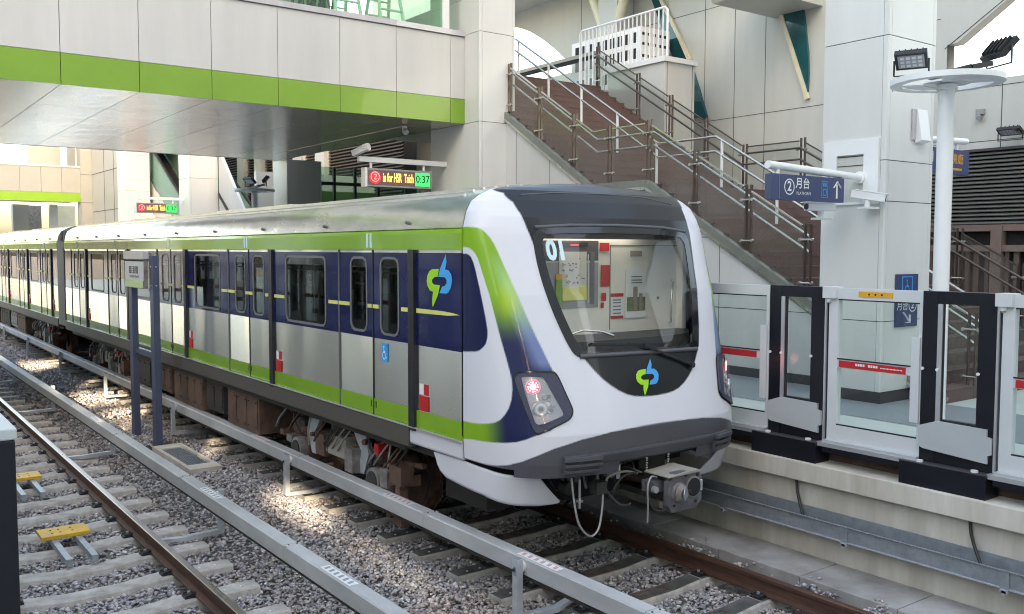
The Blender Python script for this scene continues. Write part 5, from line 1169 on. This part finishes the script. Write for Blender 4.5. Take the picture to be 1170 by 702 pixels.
for xs_, mt in ((SX0, 'stringer'), (SX1, 'post')):
    m = MB()
    for (ya, za), (yb_, zb_) in zip(side[:3], side[1:4]):
        m.bar((xs_-.03, ya, za+.0), (xs_-.03, yb_, zb_), .10, .16, mt); m.bar((xs_-.075, ya, za-.06), (xs_-.075, yb_, zb_-.06), .02, .05, 'ss')
    m.build('stringer', stt)
def balustrade(x, yp, label, dark, hr=True, toward=1):
    t = thing('glass_balustrade', label, 'balustrade', (x, yp[0], zst(yp[0])), 'glass balustrades of the stairs'); pm_ = 'post' if dark else 'post'
    P = MB(); G_ = MB(); E_ = MB(); H = MB()
    for y in yp:
        z = zst(y); P = MB()
        for dy in (-.045, .045): P.box(x-.024, x+.024, y+dy-.010, y+dy+.010, z-.12, z+1.08, pm_)
        P.box(x-.05, x+.05, y-.03, y+.03, z-.12, z-.08, pm_)
        for h in (.25, .86):
            P.cyl((x-.05, y-.10, z+h), (x-.05, y+.10, z+h), .014, 'ss', 8)
            for dy in (-.10, .10): P.cyl((x-.062, y+dy, z+h), (x-.03, y+dy, z+h), .024, 'ss', 10)
        P.build('post', t)
    for a, c_ in zip(yp[:-1], yp[1:]):
        a, c_ = a+.07, c_-.07; za, zc = zst(a)+.02, zst(c_)+.02
        cuts = [a]+[k for k in (11.14, 12.55) if a < k < c_]+[c_]
        lo = [(y, zst(y)+.03) for y in cuts]; hi = [(y, zst(y)+1.02) for y in cuts]
        G_ = MB(); G_.face([(x-.03, y, z) for y, z in lo]+[(x-.03, y, z) for y, z in hi[::-1]], 'gbal'); G_.build('glass_panel', t, recalc=False)
        for p, q in zip(hi[:-1], hi[1:]): E_.bar((x-.03, *p), (x-.03, *q), .03, .022, 'ss' if not dark else 'post')
    E_.build('edge_trim', t)
    if hr:
        ys_ = [yp[0]]+[k for k in (11.14, 12.55) if yp[0] < k < yp[-1]]+[yp[-1]]
        for h in (.88, .66): H.tube([(x+.09*toward, y, zst(y)+h) for y in ys_], .022, 'ss' if not dark else 'post', 10)
        for y in yp: H.cyl((x, y, zst(y)+.84), (x+.09*toward, y, zst(y)+.88), .011, 'ss', 6)
        H.build('handrail', t)
balustrade(SX0+.03, [8.0, 9.05, 10.1, 11.14, 12.1, 13.07, 14.11, 15.1, 16.1, 17.1], 'near glass balustrade of the brown stairs, with bronze posts above the white wall', False)
balustrade(11.75, [5.98, 6.95], 'short glass balustrade at the foot of the stairs, seen through the screen pillar', False)
balustrade(SX1, [5.98, 7.0, 8.0, 9.05, 10.1, 11.14, 12.55, 13.6, 14.65, 15.7, 17.1], 'far glass balustrade of the brown stairs, with dark handrails', True, True, -1)
# middle handrail on white posts
t = thing('handrail', 'steel double handrail on white posts down the middle of the stairs', 'handrail', (12.9, 11, 4)); m = MB(); xm = 12.7
for h in (.92, .66): m.tube([(xm, y, zst(y)+h) for y in (6.1, 11.14, 12.55, 17.1)], .024, 'ss', 10)
m.tube([(xm, 17.1, zst(17.1)+.92), (xm, 17.4, zst(17.2)+.98), (xm, 17.5, zst(17.2)+.85), (xm, 17.4, zst(17.2)+.68), (xm, 17.1, zst(17.1)+.66)], .022, 'white', 8)
m.build('rail_tube', t); m = MB()
for y in (6.2, 7.4, 8.6, 9.8, 11.0, 12.6, 13.7, 14.8, 15.9, 17.0): m = MB(); m.cyl((xm, y, zst(y)), (xm, y, zst(y)+.92), .026, 'white', 10); m.build('rail_post', t)
# concourse level
cf = MB(); cf.box(10.9, 17.9, 17.25, 27, 6.6, 6.95, 'panel2'); tag(cf.build('concourse_floor'), kind='structure')
t = thing('concourse_balustrade', 'glass balustrade with thick dark rail at the top of the stairs', 'balustrade', (16.0, 19, 6.95)); m = MB()
m.face([(16.2, 18.3, 6.98), (16.2, 25, 6.98), (16.2, 25, 8.0), (16.2, 18.3, 8.0)], 'gbal'); m.build('glass_panel', t, recalc=False)
m = MB(); m.box(16.15, 16.3, 18.3, 25, 8.0, 8.07, 'shade'); m.box(16.13, 16.32, 18.3, 25, 8.07, 8.16, 'tan'); m.build('rail', t)
m = MB(); m.box(16.1, 16.28, 22.2, 23.0, 8.17, 8.34, 'red'); tag(m.build('red_case', bevel=.03), 'small dark red box on the rail at the top of the stairs', 'box')
# white stub and the barred fence on it
t = thing('lift_shaft', 'white box shaped lift shaft standing beside the far balustrade', 'lift', (16.1, 16, 1.1)); m = MB()
m.box(15.62, 16.62, 15.27, 17.2, 1.1, 7.34, 'panel'); m.build('shaft', t); m = MB(); m.box(15.56, 16.68, 15.21, 17.3, 7.345, 7.46, 'white'); m.build('coping', t)
m = MB()
for x in (15.70, 16.54): m.box(x-.004, x+.004, 15.262, 15.27, 1.2, 7.34, 'joint')
m.build('panel_joint', t)
t = thing('barred_railing', 'white vertical bar railing above the lift shaft', 'railing', (15.7, 17, 7.46)); m = MB()
m.tube([(15.75, 15.32, 7.46), (15.75, 15.32, 8.55), (15.75, 15.40, 8.62), (15.75, 18.35, 8.62), (15.75, 18.42, 8.55), (15.75, 18.42, 6.95)], .028, 'white', 8); m.build('rail', t); m = MB()
for k in range(21): m.box(15.735, 15.765, 15.46+k*.145-.011, 15.46+k*.145+.011, 7.46 if 15.46+k*.145 < 17.3 else 6.95, 8.60, 'white')
m.build('bar', t)
t = thing('ventilation_box', 'white box with rows of black slots behind the barred railing', 'vent box', (17, 18, 7)); m = MB()
m.box(16.55, 17.6, 17.05, 19.7, 6.95, 8.62, 'white'); m.build('body', t); m = MB()
for i in range(9):
    for z in (7.45, 7.95, 8.35): m.box(16.545, 16.55, 17.15+i*.28, 17.15+i*.28+.16, z-.12, z+.14, 'shade')
for i in range(5):
    for z in (7.3, 7.6, 7.9, 8.2, 8.45): m.box(16.63+i*.19, 16.63+i*.19+.1, 17.045, 17.05, z-.035, z+.035, 'shade')
m.build('slot', t)
t = thing('roof_strut', 'pale Y shaped roof strut behind the ventilation box', 'strut', (17.2, 19, 8)); m = MB()
m.tube([(17.2, 19.9, 10.6), (17.3, 19.15, 8.9), (17.3, 19.0, 7)], .14, 'rim', 12); m.tube([(17.2, 18.1, 10.3), (17.3, 18.75, 8.9), (17.3, 18.9, 7)], .13, 'rim', 12); m.build('tube', t)
m = MB(); m.box(17.15, 17.5, 18.55, 19.3, 7, 11, 'panel2'); m.build('post', t)

# ================================================================== FAR STATION WALL
W = thing('station_hall', 'cream panelled station hall wall with arched openings behind the stairs', 'building', (18, 12, 1.1)); m = MB()
def openings(y):
    o = []
    if 21.45 < y < 30: o.append((8.30, float(np.interp(y, [21.45, 21.77, 22.19, 22.84, 23.51, 24.21, 26, 30], [8.45, 8.76, 9.09, 9.52, 9.89, 10.16, 10.55, 10.8]))))
    if -4 < y < 9.8: o.append((6.27, 6.98+(9.8-y)*.68 if y > 6 else 9.56))
    return o
N = 240; Y0, Y1 = -12, 34
for k in range(N):
    ya, yb_ = Y0+(Y1-Y0)*k/N, Y0+(Y1-Y0)*(k+1)/N; z = 4.92 if ya < 12.5 else 1.1
    oa, ob = openings(ya+1e-4), openings(yb_-1e-4)
    if len(oa) != len(ob): oa = ob = (oa or ob)
    seg = [(z, z)]; tops = [(14.5, 14.5)]
    if oa:
        lo = [(z, z, oa[0][0], ob[0][0]), (oa[0][1], ob[0][1], 14.5, 14.5)]
    else: lo = [(z, z, 14.5, 14.5)]
    for a0, b0, a1, b1 in lo:
        for x, fl in ((18.0, 1), (18.28, 0)): m.face([(x, ya, a0), (x, yb_, b0), (x, yb_, b1), (x, ya, a1)], 'panel2')
        m.face([(18, ya, a0), (18.28, ya, a0), (18.28, yb_, b0), (18, yb_, b0)], 'panel2'); m.face([(18, ya, a1), (18.28, ya, a1), (18.28, yb_, b1), (18, yb_, b1)], 'panel2')
m.build('wall', W, recalc=False)
j = MB()
for y in (20.01, 18.79, 17.5, 16.19, 15.23, 14.3, 11.9, 10.9, 9.76, 8.74, 7.7, 6.7, 5.7, 4.7, 21.0):
    tops = 14.4
    if y < 9.8: j.box(17.994, 18, y-.006, y+.006, 4.93, 6.2, 'joint')
    else: j.box(17.994, 18, y-.006, y+.006, 4.93 if y < 12.5 else 1.1, tops, 'joint')
for y in (22.0, 22.97, 23.88, 25): j.box(17.994, 18, y-.006, y+.006, 10.6, 14.4, 'joint')
j.box(17.994, 18, 10, 21.2, 9.05, 9.062, 'joint'); j.box(17.994, 18, 9.8, 21.2, 6.25, 6.262, 'joint'); j.box(17.994, 18, 2, 9.8, 6.13, 6.142, 'joint'); j.box(17.994, 18, 2, 12, 5.10, 5.11, 'joint'); j.box(17.994, 18, 10, 12.6, 7.6, 7.612, 'joint')
j.build('wall_joint', W)
for name, poly, rim in (('crescent_window', [(18.2, 9.95), (18.0, 9.6), (17.69, 8.94), (17.43, 8.44), (17.27, 8.07), (17.05, 7.3), (16.8, 6.4), (16.05, 6.35), (16.34, 7.14), (16.65, 7.86), (16.99, 8.47), (17.35, 9.06), (17.7, 9.63), (17.9, 9.95)], (9, 14)),
                   ('slit_window', [(14.1, 9.4), (13.94, 8.83), (13.76, 8.29), (13.55, 7.75), (13.35, 7.22), (13.15, 6.7), (13.06, 6.42), (13.05, 7.0), (13.07, 7.47), (13.16, 8.08), (13.26, 8.68), (13.36, 9.4)], (0, 7))):
    q = MB(); q.prism(poly, 'x', 17.93, 17.996, 'teal'); wo = q.build(name, W)
    q = MB(); a, c_ = rim; 
    for p0, p1 in zip(poly[a:c_-1], poly[a+1:c_]): q.bar((17.94, *p0), (17.94, *p1), .10, .07, 'rim', (1,0,0))
    q.build('rim', wo)
rb = MB(); rb.box(15.6, 18.6, 14.15, 34, 10.6, 10.9, 'panel2'); rb.prism([(15.9, 8.44), (18.0, 8.44), (18.0, 9.4), (15.2, 9.4)], 'y', 12.75, 14.1, 'panel2'); rb.build('roof_beam', W)
ar = MB()
for p, q in zip([(9.9, 7.0), (9.0, 7.58), (8.0, 8.22), (7.0, 8.88), (6.0, 9.5)][:-1], [(9.0, 7.58), (8.0, 8.22), (7.0, 8.88), (6.0, 9.5)]): ar.bar((17.995, *p), (17.995, *q), .012, .008, 'joint', (1,0,0))
ar.build('arch_joint', W)
t = thing('louvre_screen', 'wide cream horizontal louvre behind the lamp pole', 'louvre', (17.9, 5, 3.3)); m = MB(); m.box(18.0, 18.1, -8, 12.4, 3.1, 4.92, 'shade')
for k in range(22): m.obox((17.93, 2.2, 4.86-k*.078), (.045, 0, .022), (0, 10.2, 0), (.006, 0, -.008), 'louvre')
m.box(17.86, 18.0, -8, 12.4, 4.90, 4.95, 'plinth'); m.build('slats', t)
t = thing('slatted_fence', 'brown vertical slat fence with pink brown frame below the louvre', 'fence', (17.4, 5, 1.1)); m = MB()
for k in range(110): m.box(17.5, 17.56, -8+k*.185, -8+k*.185+(.10 if k % 2 else .07), 1.1, 3.0, 'fence')
m.box(17.62, 17.66, -8, 12.4, 1.1, 3.4, 'shade'); m.build('slats', t); m = MB(); m.box(17.44, 17.6, -8, 12.4, 3.36, 3.48, 'fencep'); m.box(17.44, 17.6, -8, 12.4, 2.98, 3.10, 'fencep')
for y in (8.48, 5.4, 2.3, 11.5): m.box(17.40, 17.6, y-.10, y+.10, 1.1, 3.47, 'fencep')
m.build('frame', t)
t = thing('wall_floodlight', 'small black floodlight on the far wall at the right edge', 'floodlight', (17.8, 8.4, 5.25)); m = MB(); floodlight(m, (17.75, 8.45, 5.22), (-.4, 0, -.8), (0,0,1), .42, .22); m.build('lamp', t); m = MB(); m.bar((17.6, 8.3, 5.22), (18.0, 8.3, 5.2), .05, .04, 'black'); m.build('bracket', t)
t = thing('wall_camera', 'tiny camera on the cream wall above the louvre', 'camera', (17.9, 9.1, 5.7)); m = MB(); m.box(17.92, 18.0, 9.05, 9.2, 5.62, 5.72, 'greypl'); m.cyl((17.95, 9.15, 5.58), (17.85, 9.1, 5.54), .05, 'greypl', 10); m.build('housing', t)

# ================================================================== BACKGROUND under and beyond the bridge
t = thing('glass_wall', 'green tinted glass wall with mullions under the bridge', 'glass wall', (13, 26.5, 1.1)); m = MB(); m.face([(11.3, 26.0, 1.1), (18, 26.0, 1.1), (18, 26.0, 5.5), (11.3, 26.0, 5.5)], 'ggreen'); m.build('pane', t, recalc=False); m = MB()
for x in (11.45, 11.75, 12.4, 13.1, 13.9, 14.9, 16): m.box(x-.04, x+.04, 25.93, 26.0, 1.1, 5.5, 'plinth' if x > 12 else 'alu')
m.box(11.3, 18, 25.94, 26.0, 4.95, 5.05, 'plinth'); m.build('mullion', t)
m = MB(); m.box(12, 18, 28, 28.3, 1.1, 4.9, 'pgreen'); m.box(11.5, 18, 30, 30.2, 1.1, 5.6, 'panel'); tag(m.build('back_room_wall'), 'pale wall behind the green glass under the bridge', 'wall')
b2 = thing('footbridge', 'far white bridge with green stripe at the left edge', 'bridge', (0, 55, 5.53), 'panelled bridges over the tracks'); m = MB()
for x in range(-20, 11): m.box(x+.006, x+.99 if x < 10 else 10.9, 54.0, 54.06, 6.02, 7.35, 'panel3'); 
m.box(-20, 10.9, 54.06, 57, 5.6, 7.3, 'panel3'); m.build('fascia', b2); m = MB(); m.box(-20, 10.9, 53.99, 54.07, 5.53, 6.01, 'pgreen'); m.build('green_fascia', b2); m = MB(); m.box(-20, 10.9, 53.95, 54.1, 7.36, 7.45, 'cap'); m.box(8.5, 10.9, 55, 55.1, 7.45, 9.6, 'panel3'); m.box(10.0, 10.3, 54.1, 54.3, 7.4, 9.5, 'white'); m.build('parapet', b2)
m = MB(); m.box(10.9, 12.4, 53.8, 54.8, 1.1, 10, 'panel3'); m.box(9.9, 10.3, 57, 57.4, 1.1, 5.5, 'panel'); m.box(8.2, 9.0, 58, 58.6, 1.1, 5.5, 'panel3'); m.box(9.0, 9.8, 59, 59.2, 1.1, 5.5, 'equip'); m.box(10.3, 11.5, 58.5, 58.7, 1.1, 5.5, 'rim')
for z in (2.5, 4, 5.5, 7): m.box(10.895, 12.4, 53.79, 53.8, z-.01, z+.01, 'joint')
m.box(11.6, 11.62, 53.79, 53.8, 1.1, 10, 'joint'); tag(m.build('stair_tower'), 'cream panelled tower block beside the far bridge', 'building')
t = thing('escalator', 'escalator with green glass sides between two white columns', 'escalator', (12.5, 41, 1.1))
def esc(y): return 1.1+(y-34.5)*.58
m = MB(); m.prism([(34.5, 1.1), (34.5, 1.3), (46, esc(46)+.0), (46, esc(46)-1.2), (36.5, 1.1)], 'x', 11.55, 11.62, 'panel2'); m.prism([(34.5, 1.1), (34.5, 1.3), (46, esc(46)+.0), (46, esc(46)-1.2), (36.5, 1.1)], 'x', 14.3, 14.4, 'panel2'); m.build('truss', t)
m = MB()
for k in range(60): y = 34.6+k*.19; m.box(11.62, 14.3, y, y+.19, esc(y)-.1, esc(y)+.1, 'tread_esc')
m.build('steps', t); m = MB()
for x in (11.60, 12.9, 14.35):
    m.face([(x, 34.5, 1.3), (x, 46, esc(46)), (x, 46, esc(46)+1.6), (x, 34.5, 2.8)], 'gesc')
m.build('glass_side', t, recalc=False); m = MB()
for x in (11.60, 12.9, 14.35): m.bar((x, 34.4, 2.8), (x, 46, esc(46)+1.6), .09, .09, 'dark'); m.bar((x, 34.4, 1.28), (x, 46, esc(46)), .07, .16, 'ss')
m.build('handrail', t)
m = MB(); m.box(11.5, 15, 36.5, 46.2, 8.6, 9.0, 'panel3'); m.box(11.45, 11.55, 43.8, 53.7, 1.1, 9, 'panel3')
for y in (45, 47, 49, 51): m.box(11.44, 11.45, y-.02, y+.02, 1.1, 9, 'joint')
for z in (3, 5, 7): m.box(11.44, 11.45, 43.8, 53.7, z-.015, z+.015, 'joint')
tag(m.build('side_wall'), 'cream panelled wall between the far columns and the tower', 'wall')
t = thing('far_stair', 'white sided stairs with dark handrail right of the far column', 'stairs', (11.4, 31, 1.1)); m = MB(); m.prism([(27.5, 1.1), (33.4, 6.6), (33.4, 1.1)], 'x', 11.4, 11.5, 'panel'); m.build('side_wall', t); m = MB(); m.bar((11.38, 28.3, 1.6), (11.38, 33.4, 5.0), .05, .10, 'dark'); m.build('handrail', t)
t = thing('louvre_block', 'brown louvred block with pale pilasters under the bridge', 'building', (16, 40, 1.1)); m = MB(); m.box(16, 16.5, 28, 52, 1.1, 10, 'shade')
for k in range(48): m.obox((15.95, 40, 4.2+k*.12), (.05, 0, .03), (0, 12, 0), (.006, 0, -.01), 'louvb')
m.build('louvres', t); m = MB()
for y in (34.2, 36.4, 38.6, 40.8, 43): m.box(15.7, 16.05, y-.42, y+.42, 1.1, 10, 'panel2')
m.box(15.75, 16.1, 28, 52, 4.0, 4.6, 'panel2'); m.box(15.72, 16.1, 28, 52, 1.1, 3.9, 'fencep'); m.build('pilaster', t)

# ================================================================== OPPOSITE SIDE (behind and left of the camera)
lp = MB(); lp.box(-19.9, .12, -30, 62, -.3, 1.1, 'conc'); tag(lp.build('near_platform'), kind='structure')
lf_ = MB(); lf_.face([(-19.9, -30, 1.104), (-.12, -30, 1.104), (-.12, 62, 1.104), (-19.9, 62, 1.104)], 'platt'); tag(lf_.build('platform_floor', recalc=False), kind='structure')
for k in range(14):
    y = 4.6+k*1.66
    for fn, dy, nm in ((psd_unit, 0, 'pillar'), (psd_door, 1.155-.325, 'door')):
        q = fn(y+dy-.325, y+dy+.325, 'x') if fn is psd_unit else fn(y+dy-.485, y+dy+.485, 'x')
        q.location = (.02, y+dy, 1.12); q.rotation_euler = (0, 0, PI); q['group'] = 'screen doors of the near platform'
        q['label'] = 'screen '+nm+' of the near platform, left of the empty track'
H = thing('opposite_hall', 'tall panelled station hall wall on the camera side', 'building', (-20, 10, 1.1)); m = MB()
m.box(-20.3, -20, -45, 75, 1.1, 11, 'panel')
m.build('wall', H)
m = MB()
for k in range(48): m.box(-20, -19.98, -44+k*2.4, -43.96+k*2.4, 1.1, 11, 'joint')
for z in (3, 5, 7, 9): m.box(-20, -19.98, -45, 75, z, z+.03, 'joint')
for k in range(12): m.box(-20, -19.95, -40+k*9, -36+k*9, 1.1, 4.5, 'louvb')
m.build('wall_joint', H)

for y, lab in ((-2.5, 'white column of the near platform behind the camera'), (6.4, 'white column of the near platform beside the camera'), (15.3, 'white column of the near platform under the bridge'), (24.7, 'white column of the near platform beyond the bridge'), (33.5, 'white column of the near platform, farther along'), (42.4, 'farthest white column of the near platform')):
    column(-3.5, -2.4, y, y+1.1, 12 if y < 14 or y > 30 else 5.5, [2.5, 4.0], lab, group='columns of the near platform')

# sun blocker added out of view: shades the station, slots aimed to drop sunbeams on the track
T = thing('sun_blocker', 'unseen sun blocker added behind the camera to shade the station', 'building', (-5, -25, 0)); m = MB()
ky, kz = .36/.87, .26/.87; holes = []
for ya, yb_, xa, xb in ((9.9, 11.5, 4.42, 4.78), (7.2, 9.2, 4.40, 4.46), (14.5, 15.2, 4.0, 4.9), (16.3, 17.6, 4.05, 4.6), (18.4, 19.2, 4.1, 5.0), (20.3, 21.9, 4.0, 5.0), (23.4, 25, 4.0, 4.9), (27, 29, 4.0, 5)):
    n = max(2, round((yb_-ya)/.3)); st = (yb_-ya)/n
    for k in range(n):
        y = ya+k*st; c_ = (y+st/2+25)*ky; holes.append((xa-c_, xb-c_, (y+25)*kz-.2, (y+st+25)*kz-.2))
gx = sorted({-52., 24.} | {q for h_ in holes for q in h_[:2]}); gz = sorted({0., 40.} | {q for h_ in holes for q in h_[2:]})
for x0, x1 in zip(gx[:-1], gx[1:]):
    run = None
    for z0, z1 in zip(gz[:-1], gz[1:]):
        if x1-x0 < 1e-6 or z1-z0 < 1e-6: continue
        cx_, cz_ = (x0+x1)/2, (z0+z1)/2
        if any(h_[0] < cx_ < h_[1] and h_[2] < cz_ < h_[3] for h_ in holes):
            if run: m.box(x0, x1, -25.04, -25, *run, 'panel2'); run = None
        else: run = (run[0] if run else z0, z1)
    if run: m.box(x0, x1, -25.04, -25, *run, 'panel2')
m.build('wall', T)
